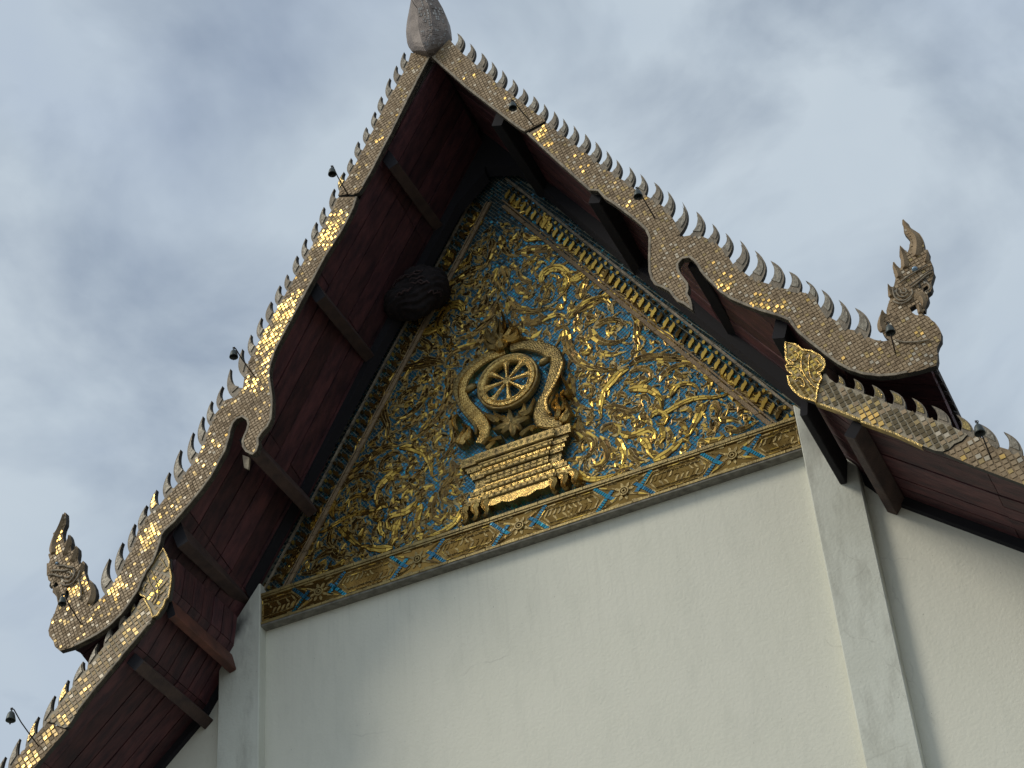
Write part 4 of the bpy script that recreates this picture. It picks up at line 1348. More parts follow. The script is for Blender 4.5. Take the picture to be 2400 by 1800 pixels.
def mosaic(loops, parent, pitch, ang, Y, seed, mats, wts, glint, individual=0, margin=0.012, fill=0.78, tilt=0.045, name='small_mosaic_tiles'):
    qs, G = tile_grid(loops, pitch, ang, fill, Y, margin, seed, tilt=tilt, jit=0.10)
    if len(G) == 0: return
    # clusters of clean gold tiles, placed by hand as glints
    rg = np.random.RandomState(seed + 5)
    f = np.zeros(len(G))
    for (cx, cz, rad, s_) in glint:
        dd = (G[:, 0] - cx) ** 2 + (G[:, 1] - cz) ** 2
        f = np.maximum(f, min(1, s_ * 1.1) * np.exp(-(dd / (rad * rad)) ** 2) if s_ > 0.5 else s_ * 0.5 * np.exp(-dd / (rad * rad)))
    ids = []
    wts = np.array(wts) / sum(wts)
    for i in range(len(G)):
        r_ = rg.rand()
        if len(mats) == 5 and f[i] * 0.55 < r_ < f[i] * 1.15: ids.append(3)
        elif r_ < f[i] * 0.8:
            ids.append(len(mats) - 1)
            # the clean pieces are tilted to the left so that they catch the sun
            tx = -0.13 + rg.normal(0, 0.05); tz_ = rg.normal(0, 0.05)
            q = qs[i]; cx_, cz_ = G[i]
            qs[i] = [(p[0], Y - 0.004 + (p[0] - cx_) * tx + (p[2] - cz_) * tz_, p[2]) for p in q]
        else: ids.append(int(rg.choice(len(wts), p=wts)))
    order = list(range(len(G)))
    if individual:
        # keep the tiles that show largest (nearest to the camera)
        d = [(Vector((G[i, 0], Y, G[i, 1])) - CAM).length for i in order]
        pick = set(sorted(order, key=lambda i: d[i])[:individual])
        for i in pick:
            q = qs[i]
            cx = sum(p[0] for p in q) / 4; cy = sum(p[1] for p in q) / 4; cz = sum(p[2] for p in q) / 4
            key = (ids[i], mats[0].name)
            if key not in TILE_DATA:
                me = bpy.data.meshes.new('tile')
                me.from_pydata([(-.5, 0, -.5), (.5, 0, -.5), (.5, 0, .5), (-.5, 0, .5), (-.5, 1, -.5), (.5, 1, -.5), (.5, 1, .5), (-.5, 1, .5)], [],
                               [(0, 1, 2, 3), (0, 4, 5, 1), (1, 5, 6, 2), (2, 6, 7, 3), (3, 7, 4, 0)])
                me.materials.append(mats[ids[i]])
                TILE_DATA[key] = me
            o = bpy.data.objects.new('tile', TILE_DATA[key]); col.objects.link(o)
            ux = Vector(q[1]) - Vector(q[0]); uz = Vector(q[3]) - Vector(q[0])
            mm = Matrix(((ux.x, 0, uz.x, cx), (ux.y, 0.012, uz.y, cy), (ux.z, 0, uz.z, cz), (0, 0, 0, 1)))
            # matrix relative to the (unrotated) parent
            mm.translation = Vector((cx, cy, cz)) - parent_loc(parent)
            o.matrix_basis = mm
            o.parent = parent
        order = [i for i in order if i not in pick]
    if order:
        tiles_mesh([qs[i] for i in order], [ids[i] for i in order], name, mats, parent)


def sc32(c): return S32
def sc60(c): return S6


MU = [M_TDULL, M_GROUT, M_TPALE, M_TOLD, M_TGOLD]
WU = [0.62, 0.25, 0.06, 0.067, 0.003]
MLW = [M_TDARK, M_TDULL, M_TPALE, M_TOLD, M_TGOLD]
WL = [0.62, 0.26, 0.05, 0.067, 0.003]


def gl(px, py, rad, s_=0.9, Y=YU0):
    q = at(px, py, Y); return (q.x, q.z, rad, s_)


# ---- left upper board
bl = empty('naga_bargeboard', tuple(at(1006, 130, YU0)), 'left upper bargeboard shaped as a scaly serpent with flame fins and upright crested head', 'bargeboard', 'serpent bargeboards of the gable')
ends = make_fins(FL, sc32, YU0, YU1, bl, 1, 0.05)
JN = 9      # joint between fin 9 and 10
outer1 = T(C1, S32, [(1535, 290)], YU0)
for a, b in ends[:JN]: outer1 += [a, b]
outer1 += T(C2, S32, [(1045, 1085)], YU0)
inner1 = T(C1, S32, [(1800, 335), (1845, 360), (1740, 560), (1550, 930), (1370, 1290), (1220, 1600)], YU0) + T(C2, S32, [(1830, 230), (1600, 680), (1450, 940), (1380, 1030), (1290, 1072), (1200, 1062)], YU0)
board1 = outer1 + inner1[::-1]
outer2 = T(C2, S32, [(1052, 1105)], YU0)
for a, b in ends[JN:]: outer2 += [a, b]
head = T(C7, S32, [(1050, 1550), (930, 1650), (970, 1560), (990, 1450), (975, 1350), (930, 1260), (890, 1225), (875, 1270), (850, 1250), (830, 1180), (800, 1080), (805, 960), (780, 915), (750, 950), (720, 990), (690, 890), (705, 790), (700, 710), (665, 670), (640, 720), (595, 790), (580, 700), (600, 620), (580, 530), (560, 490), (520, 570), (480, 640), (455, 560), (450, 480), (465, 400), (500, 320), (505, 230), (500, 140), (480, 130), (460, 160), (420, 250), (390, 340), (330, 430), (300, 480), (270, 600), (275, 720), (265, 810), (230, 795), (215, 820), (240, 900), (225, 950), (190, 960), (190, 1150), (205, 1170), (215, 1230), (250, 1260), (255, 1345), (285, 1370), (300, 1440), (350, 1500), (370, 1610)], YU0) \
    + T(C8, S32, [(340, 450), (310, 540), (270, 610), (240, 720), (215, 800), (230, 890), (300, 980), (320, 1060), (400, 1130)], YU0)
inner2 = T(C2, S32, [(1355, 1100), (1300, 1280), (1120, 1640)], YU0) + T(C3, S32, [(1540, 540), (1250, 1080), (960, 1620)], YU0) + \
    T(C4, S32, [(1660, 220), (1480, 560), (1400, 720), (1340, 920), (1315, 1030), (1320, 1130), (1345, 1280), (1365, 1450)], YU0) + \
    T(C5, S32, [(1920, 250), (1915, 400), (1900, 560), (1840, 680), (1740, 790), (1690, 870), (1695, 970), (1660, 1080), (1590, 1140), (1480, 1090), (1430, 1010), (1420, 920), (1450, 830), (1490, 740), (1515, 650), (1500, 580), (1420, 525), (1340, 560), (1285, 620), (1240, 740), (1220, 860), (1185, 970), (1150, 1080), (1050, 1260), (920, 1500)], YU0) + \
    T(C6, S32, [(1870, 0), (1740, 180), (1560, 400), (1300, 700), (1140, 850), (1090, 920), (1070, 1020), (1020, 1180), (950, 1360), (850, 1500)], YU0) + \
    T(C8, S32, [(1730, 20), (1680, 150), (1560, 330), (1480, 450), (1400, 550), (1260, 690), (1180, 760), (1000, 880), (850, 960), (650, 1060)], YU0)
lp_ = outer2 + head + inner2[::-1]
hole1 = T(C7, S32, [(300, 1330), (320, 1270), (345, 1255), (385, 1310), (360, 1350), (310, 1355)], YU0)
hole2 = T(C7, S32, [(495, 1400), (550, 1400), (545, 1500), (520, 1540), (495, 1500), (490, 1450)], YU0)
mb = MB(); mb.poly([board1], YU0 + 0.012, YU1, 0, 1); mb.build('upper_section', [M_GROUT, M_EDGE], bl)
mb = MB(); mb.poly([lp_, hole1, hole2], YU0 + 0.018, YU1 + 0.01, 0, 1); mb.build('serpent_body', [M_GROUT, M_EDGE], bl)
rim_strip(inner1[1:-3], 0.030, YU0 + 0.002, YU1, 'edge_strip', M_RIM, bl, closed=False, flip=True)
rim_strip(inner2, 0.028, YU0 + 0.006, YU1, 'edge_strip', M_RIM, bl, closed=False, flip=True)
mosaic([board1], bl, 0.046, R(20), YU0 + 0.004, 11, MU, WU, [gl(885, 325, 0.12, 0.3)], margin=-0.006)
headcut = at(215, 1470, YU0)
GL_L = [gl(790, 515, 0.16, 0.75), gl(765, 560, 0.16, 0.75), gl(690, 690, 0.10, 0.7), gl(668, 735, 0.22, 0.9), gl(640, 790, 0.24, 0.9), gl(625, 835, 0.16, 0.6),
        gl(600, 895, 0.2, 0.6), gl(355, 1245, 0.13, 0.8), gl(345, 1270, 0.12, 0.9), gl(310, 1330, 0.12, 0.5), gl(290, 1350, 0.16, 0.5), gl(268, 1375, 0.16, 0.7), gl(235, 1420, 0.2, 0.45),
        gl(175, 1380, 0.16, 0.6), gl(145, 1440, 0.14, 0.5), gl(130, 1265, 0.1, 0.8), gl(128, 1285, 0.1, 0.8), gl(410, 1180, 0.2, 0.25), gl(500, 1090, 0.3, 0.15)]
mosaic([lp_, hole1, hole2], bl, 0.046, R(20), YU0 + 0.010, 12, MU, WU, GL_L, margin=-0.006)


def carve(c, s, Y, lst, parent, m_):
    for pts, w_ in lst:
        flame_piece(T(c, s, pts, Y), w_, 'head_carving', parent, m_, y0=Y - 0.012, y1=Y + 0.02)


def tubes2(c, s, Y, lst, parent, m_, name='carved_line', r_=0.009):
    for pts in lst:
        mb = MB(); mb.tube([(p[0], Y, p[1]) for p in crom(T(c, s, pts, Y), 4)], r_, 6); mb.build(name, m_, parent)


carve(C7, S32, YU0, [([(300, 800), (300, 680), (340, 520), (420, 340), (480, 180)], 0.12), ([(480, 820), (520, 720), (555, 600), (565, 520)], 0.08),
                     ([(600, 930), (640, 850), (670, 760), (668, 700)], 0.09), ([(700, 1120), (750, 1060), (785, 970)], 0.10),
                     ([(880, 1620), (930, 1500), (940, 1380), (900, 1270)], 0.13), ([(320, 1380), (370, 1450), (400, 1560)], 0.09)], bl, M_GROUT)
tubes2(C7, S32, YU0 - 0.006, [[(380, 1010), (480, 1005), (560, 1030), (640, 1040)], [(230, 1160), (320, 1150), (400, 1180), (470, 1180)], [(280, 1090), (380, 1080), (480, 1090), (560, 1070)],
                              [(430, 1290), (520, 1330), (620, 1290), (700, 1200), (740, 1090)], [(470, 1250), (550, 1270), (620, 1210), (660, 1120), (640, 1060)],
                              [(500, 1190), (560, 1200), (600, 1150), (570, 1110), (530, 1130)], [(720, 1240), (760, 1400), (740, 1560)]], bl, M_RIM, r_=0.012)
tubes2(C7, S32, YU0 + 0.02, [[(300, 1250), (275, 1290), (262, 1340), (290, 1370)]], bl, M_EDGE, 'fang', 0.012)
e = at(80 + 370 * S32, 1180 + 970 * S32, YU0)
mb = MB(); mb.lathe([(0.001, -0.02), (0.02, -0.01), (0.022, 0), (0.02, 0.01), (0.001, 0.02)], (e.x, YU0, e.z), 10); mb.build('eye', M_EYE, bl)

# ---- right upper board
brd = empty('naga_bargeboard', tuple(at(1024, 130, YU0)), 'right upper bargeboard shaped as a scaly serpent with grey flame fins and crested head', 'bargeboard', 'serpent bargeboards of the gable')
ends = make_fins(FR, sc60, YU0, YU1, brd, 1, 0.0, bulge=0.34, cave=0.26)
JN = 9
outer1 = T(K1, S6, [(560, 335)], YU0)
for a, b in ends[:JN]: outer1 += [a, b]
outer1 += T(K1, S6, [(1388, 1040)], YU0)
inner1 = T(K1, S6, [(410, 490), (520, 590), (700, 750), (900, 905), (1100, 1060), (1180, 1118), (1215, 1133), (1260, 1110), (1300, 1088)], YU0)
board1 = outer1 + inner1[::-1]
outer2 = T(K1, S6, [(1395, 1058)], YU0)
for i, (a, b) in enumerate(ends[JN:]):
    outer2 += [a, b]
    if JN + i == 20: outer2 += T(K4, S6, [(706, 745), (735, 745)], YU0)
headr = T((2000, 640), S24, [(330, 1365), (450, 1420), (640, 1450), (780, 1430), (700, 1380), (620, 1280), (560, 1150), (535, 1030), (560, 900), (620, 765), (660, 830), (710, 870), (700, 800), (740, 650), (780, 550), (760, 450), (730, 200), (800, 270), (860, 280), (890, 150)], YU0) + \
    T((2000, 480), S24, [(905, 1530), (860, 1450), (845, 1330), (845, 1220), (870, 1210), (930, 1290), (1005, 1355), (1030, 1260), (1025, 1200), (985, 1100), (985, 1000), (995, 850), (1060, 910), (1155, 1010), (1190, 930), (1215, 800), (1210, 740), (1140, 650), (1085, 590), (1070, 450), (1045, 400), (1045, 310), (1065, 285), (1110, 330), (1190, 400), (1230, 480), (1330, 540), (1420, 600), (1480, 690), (1510, 800), (1530, 980), (1560, 970), (1595, 945), (1625, 1010), (1610, 1170), (1650, 1165), (1685, 1250), (1705, 1420), (1735, 1450)], YU0) + \
    T((2000, 640), S24, [(1720, 30), (1700, 100), (1670, 190), (1690, 290), (1660, 370), (1590, 430), (1610, 540), (1580, 620), (1540, 680), (1530, 790), (1490, 780), (1490, 870), (1600, 910), (1660, 980), (1750, 1040), (1840, 1160), (1885, 1260), (1885, 1430), (1830, 1520)], YU0) + \
    T(K5, S6, [(1455, 1350), (1462, 1440), (1450, 1490), (1300, 1535)], YU0)
inner2 = T(K1, S6, [(1230, 1150), (1500, 1400), (1770, 1640)], YU0) + T(K4, S6, [(0, 355), (60, 420), (140, 470), (220, 530), (300, 590), (370, 650), (410, 690), (440, 760), (438, 850), (437, 950), (440, 1050), (460, 1120), (500, 1170), (560, 1190), (620, 1225), (650, 1270), (690, 1310), (740, 1330), (780, 1360), (820, 1385), (815, 1330), (800, 1280), (775, 1240), (785, 1200), (780, 1150), (750, 1110), (720, 1070), (700, 1030), (695, 985), (730, 940), (790, 930), (830, 962), (860, 1000), (880, 1040), (920, 1090), (1000, 1170), (1060, 1230), (1150, 1290), (1280, 1345), (1400, 1390), (1560, 1435), (1655, 1475)], YU0) + \
    T(K5, S6, [(205, 1150), (250, 1205), (330, 1275), (400, 1330), (500, 1410), (600, 1482), (700, 1535), (820, 1572), (960, 1588), (1100, 1578), (1200, 1555)], YU0)
rp_ = outer2 + headr + inner2[::-1]
hole1 = T((2000, 640), S24, [(1500, 300), (1590, 240), (1610, 300), (1590, 360), (1500, 390)], YU0)
hole2 = T((2000, 640), S24, [(1205, 740), (1330, 660), (1400, 890), (1330, 880), (1250, 820)], YU0)
mb = MB(); mb.poly([board1], YU0 + 0.012, YU1, 0, 1); mb.build('upper_section', [M_GROUT, M_EDGE], brd)
mb = MB(); mb.poly([rp_, hole1, hole2], YU0 + 0.018, YU1 + 0.01, 0, 1); mb.build('serpent_body', [M_GROUT, M_EDGE], brd)
rim_strip(inner1[:-2], 0.028, YU0 + 0.002, YU1, 'edge_strip', M_RIM, brd, closed=False)
rim_strip(inner2, 0.028, YU0 + 0.006, YU1, 'edge_strip', M_RIM, brd, closed=False)
mosaic([board1], brd, 0.046, R(14), YU0 + 0.004, 21, MU, WU, [gl(1100, 190, 0.2, 0.15), gl(1200, 260, 0.2, 0.2)], margin=-0.006)
GL_R = [gl(1262, 318, 0.13, 0.9), gl(1285, 335, 0.10, 0.7), gl(1340, 390, 0.25, 0.25), gl(1420, 440, 0.2, 0.3), gl(1480, 470, 0.2, 0.3), gl(1695, 665, 0.11, 0.85), gl(1780, 705, 0.13, 0.7),
        gl(1835, 715, 0.10, 0.6), gl(1660, 620, 0.2, 0.2), gl(1900, 740, 0.25, 0.15), gl(2080, 830, 0.3, 0.12), gl(2150, 775, 0.06, 0.7)]
mosaic([rp_, hole1, hole2], brd, 0.046, R(14), YU0 + 0.010, 22, MU, [0.60, 0.26, 0.07, 0.067, 0.003], GL_R, margin=-0.006)
N9, N10 = (2000, 480), (2000, 640)
carve(N9, S24, YU0, [([(1350, 1100), (1380, 900), (1350, 700), (1200, 520), (1090, 350)], 0.12), ([(1120, 1350), (1100, 1200), (1060, 1050), (1020, 920)], 0.10),
                     ([(980, 1560), (950, 1450), (890, 1340), (865, 1260)], 0.09), ([(1560, 1230), (1590, 1120), (1590, 1000)], 0.06)], brd, M_GROUT)
carve(N10, S24, YU0, [([(820, 500), (790, 400), (750, 260)], 0.07), ([(640, 1250), (590, 1100), (600, 950), (625, 820)], 0.10),
                      ([(1330, 450), (1450, 500), (1520, 620), (1500, 760)], 0.12), ([(1450, 850), (1430, 750), (1400, 650)], 0.07)], brd, M_GROUT)
tubes2(N10, S24, YU0 - 0.006, [[(880, 290), (860, 380), (890, 500), (980, 580), (1100, 590), (1200, 540), (1280, 440), (1260, 350)], [(950, 330), (940, 420), (1000, 500), (1100, 510), (1180, 450)],
                               [(1020, 360), (1040, 430), (1120, 430), (1150, 370), (1080, 330)], [(860, 600), (960, 650), (1080, 650), (1180, 600), (1260, 530)],
                               [(1000, 210), (1200, 60), (1400, -60), (1600, -180)], [(1240, 320), (1400, 200), (1560, 60), (1700, -20)], [(1220, 270), (1380, 150), (1560, 10), (1720, -80)],
                               [(1580, 200), (1650, 280), (1640, 350), (1560, 400)], [(900, 1440), (1100, 1490), (1400, 1480), (1660, 1430)]], brd, M_RIM, r_=0.010)
tubes2(N10, S24, YU0 + 0.01, [[(1500, 100), (1580, 180), (1600, 230)], [(1420, 200), (1440, 330)]], brd, M_EDGE, 'fang', 0.012)
e = at(2000 + 1330 * S24, 480 + 1395 * S24, YU0)
mb = MB(); mb.lathe([(0.001, -0.03), (0.03, -0.015), (0.034, 0), (0.03, 0.015), (0.001, 0.03)], (e.x, YU0 - 0.005, e.z), 12); mb.build('eye', M_EYE, brd)

# ---- right lower board
C11, C12, C13 = (1820, 780), (2000, 850), (0, 1500)
lb = empty('lower_bargeboard', tuple(at(1850, 840, YL0)), 'right lower bargeboard of large square gold glass tiles starting in a bright gilded leaf', 'bargeboard', 'lower tier bargeboards')
FLR = [(C11, [(985, 800), (990, 672), (1100, 860)]), (C11, [(1245, 905), (1238, 725), (1400, 975)]), (C11, [(1565, 1030), (1535, 825), (1745, 1105)]), (C11, [(1875, 1150), (1828, 918), (2080, 1225)])]
FLR2 = [(C12, [(800, 645), (755, 445), (950, 700)]), (C12, [(1080, 745), (1010, 545), (1265, 815)]), (C12, [(1390, 875), (1330, 665), (1565, 935)]), (C12, [(1680, 965), (1600, 770), (1885, 1080)]),
        (C12, [(2005, 1115), (1943, 885), (2190, 1190)]), (C12, [(2330, 1240), (2270, 1010), (2520, 1310)])]
e1 = make_fins(FLR, lambda c: S32, YL0, YL1, lb, 1, 0.7)
e2 = make_fins(FLR2[:2], lambda c: S4, YL0, YL1, lb, 1, 0.1)
e3 = make_fins(FLR2[2:], lambda c: S4, YL0 + 0.01, YL1, lb, 1, 0.1)
top = T(C11, S32, [(960, 810)], YL0)
for a, b in e1 + e2: top += [a, b]
top += T(C12, S4, [(1475, 920), (1400, 1000), (1300, 1045), (1240, 1110), (1150, 1142), (1050, 1130)], YL0)
low = T(C12, S4, [(900, 1070), (560, 910), (400, 850), (100, 745)], YL0) + T(C11, S32, [(1400, 1400), (1180, 1310), (960, 1222), (640, 1112)], YL0)
leafjoin_low = T(C11, S32, [(640, 1112)], YL0)
leafjoin = T(C11, S32, [(650, 950), (690, 800), (740, 700), (760, 655), (800, 655), (850, 730)], YL0)
loopb = top + low + leafjoin
mb = MB(); mb.poly([loopb], YL0 + 0.012, YL1, 0, 1); mb.build('board_face', [M_GROUT2, M_EDGE], lb)
leaf = T(C11, S32, [(155, 160), (290, 200), (420, 290), (560, 310), (700, 390), (760, 450), (775, 530), (730, 620), (640, 662), (700, 690), (720, 740), (670, 830), (645, 950), (640, 1110), (410, 1030), (290, 930), (220, 830), (190, 705), (280, 715), (260, 660), (190, 600), (165, 530), (200, 522), (295, 520), (290, 490), (200, 480), (170, 430)], YL0 - 0.01)
mb = MB(); mb.poly([leaf], YL0 - 0.008, YL1, 0, 1); mb.build('gilded_leaf', [M_CREAM, M_EDGE], lb)
mosaic([leaf], lb, 0.050, R(18), YL0 - 0.014, 31, [M_AMBER, M_TDULL, M_GOLDP], [0.45, 0.25, 0.3], [gl(1925, 860, 0.1, 0.5, YL0)], margin=-0.004, fill=0.70, name='leaf_tiles')
tubes2(C11, S32, YL0 - 0.018, [[(430, 330), (400, 450), (410, 600), (480, 720), (560, 830), (640, 900)], [(540, 340), (520, 470), (530, 620), (570, 740), (660, 800)], [(180, 420), (250, 460), (320, 440), (360, 350), (300, 300)],
                               [(180, 560), (280, 550), (380, 580), (400, 640)], [(300, 760), (380, 720), (440, 780), (450, 880), (400, 850)], [(620, 600), (680, 560), (700, 490), (640, 440)]], lb, M_GILT, 'leaf_vein', 0.0065)
rim_strip(leaf, 0.018, YL0 - 0.022, YL0, 'leaf_edge', M_GILT, lb)
rim_strip(low + leafjoin_low, 0.022, YL0 + 0.0, YL1, 'edge_strip', M_GILT_OLD, lb, closed=False)
mosaic([loopb], lb, 0.064, R(12), YL0 + 0.004, 32, MLW, WL, [gl(2028, 950, 0.09, 1.0, YL0), gl(2035, 968, 0.14, 1.0, YL0), gl(2050, 985, 0.12, 0.9, YL0), gl(2010, 960, 0.07, 0.8, YL0)], individual=300, margin=-0.012)
p2 = T(C12, S4, [(1485, 925)], YL0)
for a, b in e3: p2 += [a, b]
p2 += T(C12, S4, [(2900, 1480), (2900, 1880), (2212, 1565), (1900, 1450), (1500, 1300), (1160, 1152), (1240, 1120), (1310, 1055), (1410, 1010)], YL0)
mb = MB(); mb.poly([p2], YL0 + 0.024, YL1 + 0.01, 0, 1); mb.build('board_face', [M_GROUT, M_EDGE], lb)
mosaic([p2], lb, 0.066, R(12), YL0 + 0.017, 33, [M_TDULL, M_GROUT, M_TPALE, M_TOLD, M_TGOLD], [0.68, 0.13, 0.12, 0.065, 0.005], [], margin=-0.012)

# ---- left lower board
lb = empty('lower_bargeboard', tuple(at(360, 1300, YL0)), 'left lower bargeboard of gold glass tiles and spiky fins, starting in a dull leaf', 'bargeboard', 'lower tier bargeboards')
G1 = [(C8, [(1650, 435), (1610, 365), (1560, 560)]), (C8, [(1475, 635), (1460, 480), (1365, 780)]), (C8, [(1255, 900), (1235, 740), (1115, 1070)]), (C8, [(1005, 1210), (1020, 1010), (850, 1430)])]
G2 = [(C13, [(1085, 400), (1068, 270), (930, 600)]), (C13, [(865, 690), (870, 505), (740, 860)])]
G3 = [(C13, [(670, 915), (700, 712), (545, 1120)]), (C13, [(460, 1215), (490, 985), (320, 1400)]), (C13, [(225, 1500), (245, 1270), (95, 1700)]), (C13, [(20, 1760), (60, 1505), (-110, 1950)])]
e1 = make_fins(G1, lambda c: S32, YL0, YL1, lb, 1, 0.3, bulge=0.2, cave=0.1)
e2 = make_fins(G2, lambda c: S4, YL0, YL1, lb, 1, 0.5, bulge=0.2, cave=0.1)
e3 = make_fins(G3, lambda c: S4, YL0 + 0.01, YL1, lb, 1, 0.3, bulge=0.2, cave=0.1)
top = T(C8, S32, [(1700, 330)], YL0)
for a, b in e1 + e2: top += [a, b]
top += T(C13, S4, [(655, 950), (590, 1040), (610, 1055), (690, 1065), (740, 1105), (830, 1135), (880, 1110)], YL0)
low = T(C13, S4, [(1000, 920), (1250, 600), (1540, 255), (1620, 150), (1750, 0)], YL0) + T(C8, S32, [(1900, 640), (1925, 560)], YL0)
loopb = top + low + T(C8, S32, [(1900, 500), (1850, 400), (1760, 270)], YL0)
mb = MB(); mb.poly([loopb], YL0 + 0.012, YL1, 0, 1); mb.build('board_face', [M_GROUT2, M_EDGE], lb)
leaf = T(C6, S32, [(1130, 1160), (1165, 1250), (1215, 1380), (1215, 1440), (1120, 1515), (1150, 1530), (1225, 1480), (1245, 1600)], YL0 - 0.01) + \
    T(C8, S32, [(2205, 60), (2170, 280), (2120, 310), (2095, 400), (1990, 560), (1930, 590), (1900, 490), (1850, 390), (1790, 290), (1830, 290), (1800, 250), (1750, 240), (1710, 190), (1695, 110)], YL0 - 0.01) + \
    T(C7, S32, [(1740, 1230), (1860, 1080), (1920, 1020), (2010, 880)], YL0 - 0.01)
mb = MB(); mb.poly([leaf], YL0 - 0.008, YL1, 0, 1); mb.build('gilded_leaf', [M_GROUT2, M_EDGE], lb)
mosaic([leaf], lb, 0.06, R(50), YL0 - 0.014, 41, [M_TDULL, M_TDARK, M_GOLDP], [0.55, 0.3, 0.15], [], margin=0.004, fill=0.74, name='leaf_tiles')
tubes2(C7, S32, YL0 - 0.018, [[(1840, 1180), (1880, 1300), (1940, 1400), (1950, 1500), (1900, 1600)], [(1900, 1090), (1960, 1230), (2010, 1400), (2000, 1520), (1930, 1640)], [(2060, 900), (2100, 960), (2140, 1050)],
                              [(2010, 1400), (2080, 1330), (2150, 1250)], [(1780, 1440), (1790, 1350), (1830, 1300)], [(2030, 1480), (2120, 1400)]], lb, M_CREAM, 'leaf_vein', 0.0065)
rim_strip(leaf, 0.018, YL0 - 0.022, YL0, 'leaf_edge', M_GILT_OLD, lb)
rim_strip(low, 0.022, YL0, YL1, 'edge_strip', M_RIM, lb, closed=False)
mosaic([loopb], lb, 0.060, R(28), YL0 + 0.004, 42, [M_TDARK, M_TDULL, M_TPALE, M_TOLD, M_TGOLD], [0.42, 0.42, 0.07, 0.08, 0.01], [gl(260, 1560, 0.1, 0.4, YL0), gl(205, 1620, 0.1, 0.4, YL0), gl(140, 1690, 0.08, 0.9, YL0), gl(330, 1465, 0.1, 0.3, YL0)], individual=300, margin=-0.012)
p2 = T(C13, S4, [(648, 960)], YL0)
for a, b in e3: p2 += [a, b]
p2 += T(C13, S4, [(-500, 2500), (-300, 2550), (300, 1790), (440, 1625), (640, 1392), (845, 1150), (740, 1118), (685, 1078), (600, 1068)], YL0)
mb = MB(); mb.poly([p2], YL0 + 0.024, YL1 + 0.01, 0, 1); mb.build('board_face', [M_GROUT, M_EDGE], lb)
mosaic([p2], lb, 0.062, R(28), YL0 + 0.017, 43, [M_TDULL, M_GROUT, M_TPALE, M_TOLD, M_TGOLD], [0.62, 0.18, 0.10, 0.08, 0.02], [gl(115, 1722, 0.1, 0.8, YL0), gl(90, 1745, 0.1, 0.5, YL0), gl(70, 1780, 0.12, 1.0, YL0)], margin=-0.012)

# ------------------------------------------------------------------ roof finial
fin = empty('roof_finial', tuple(at(1006, 130, -1.6)), 'bulbous grey mosaic roof finial at the gable apex, reaching past the picture top', 'finial')
rows = [(480, 372, 385, 398), (460, 300, 375, 430), (440, 236, 362, 447), (405, 212, 345, 480), (370, 200, 330, 505), (320, 193, 315, 533), (270, 190, 303, 555), (210, 195, 295, 549), (150, 204, 290, 538), (70, 220, 282, 507), (0, 237, 262, 467), (-80, 262, 275, 420), (-170, 292, 300, 385), (-280, 318, 322, 360)]
vs = []
nr = len(rows)
for k, (y_, l_, r_, rt) in enumerate(rows):
    d = 0.17 * math.sin(min(1, (k + 0.2) / 4) * math.pi / 2) if k < 5 else 0.17 * (1 - (k - 4) / (nr + 2))
    L_ = at(900 + l_ * S6, y_ * S6, -1.60); M_ = at(900 + r_ * S6, y_ * S6, -1.60 - d); R_ = at(900 + rt * S6, y_ * S6, -1.60)
    Lb = L_ + Vector((0.02, 0.12, 0)); Rb = R_ + Vector((-0.02, 0.16, 0))
    ML = L_.lerp(M_, 0.5) + Vector((-0.012, -0.03, 0)) * min(1, k / 4); MR = M_.lerp(R_, 0.5) + Vector((0.01, -0.05, 0)) * min(1, k / 4)
    vs += [tuple(Lb), tuple(L_), tuple(ML), tuple(M_), tuple(MR), tuple(R_), tuple(Rb)]
mb = MB()
fs = []
for k in range(nr - 1):
    for i in range(6):
        fs.append((7 * k + i, 7 * k + i + 1, 7 * k + 8 + i, 7 * k + 7 + i))
    fs.append((7 * k + 6, 7 * k, 7 * k + 7, 7 * k + 13))
fs += [tuple(range(7)), tuple(reversed(range(7 * (nr - 1), 7 * nr)))]
mb.add(vs, fs); mb.build('finial_bulb', M_FINIAL, fin)
# upper horn beyond the frame
hb = at(900 + 340 * S6, -280 * S6, -1.60)
mb = MB(); mb.tube([tuple(hb + Vector((0.02 * 0, 0.02, -0.05))), tuple(hb + Vector((-0.02, -0.02, 0.35))), tuple(hb + Vector((-0.06, -0.18, 0.8))), tuple(hb + Vector((-0.02, -0.30, 1.3)))], [0.06, 0.05, 0.035, 0.005], 10)
mb.build('finial_horn', M_FINIAL, fin)
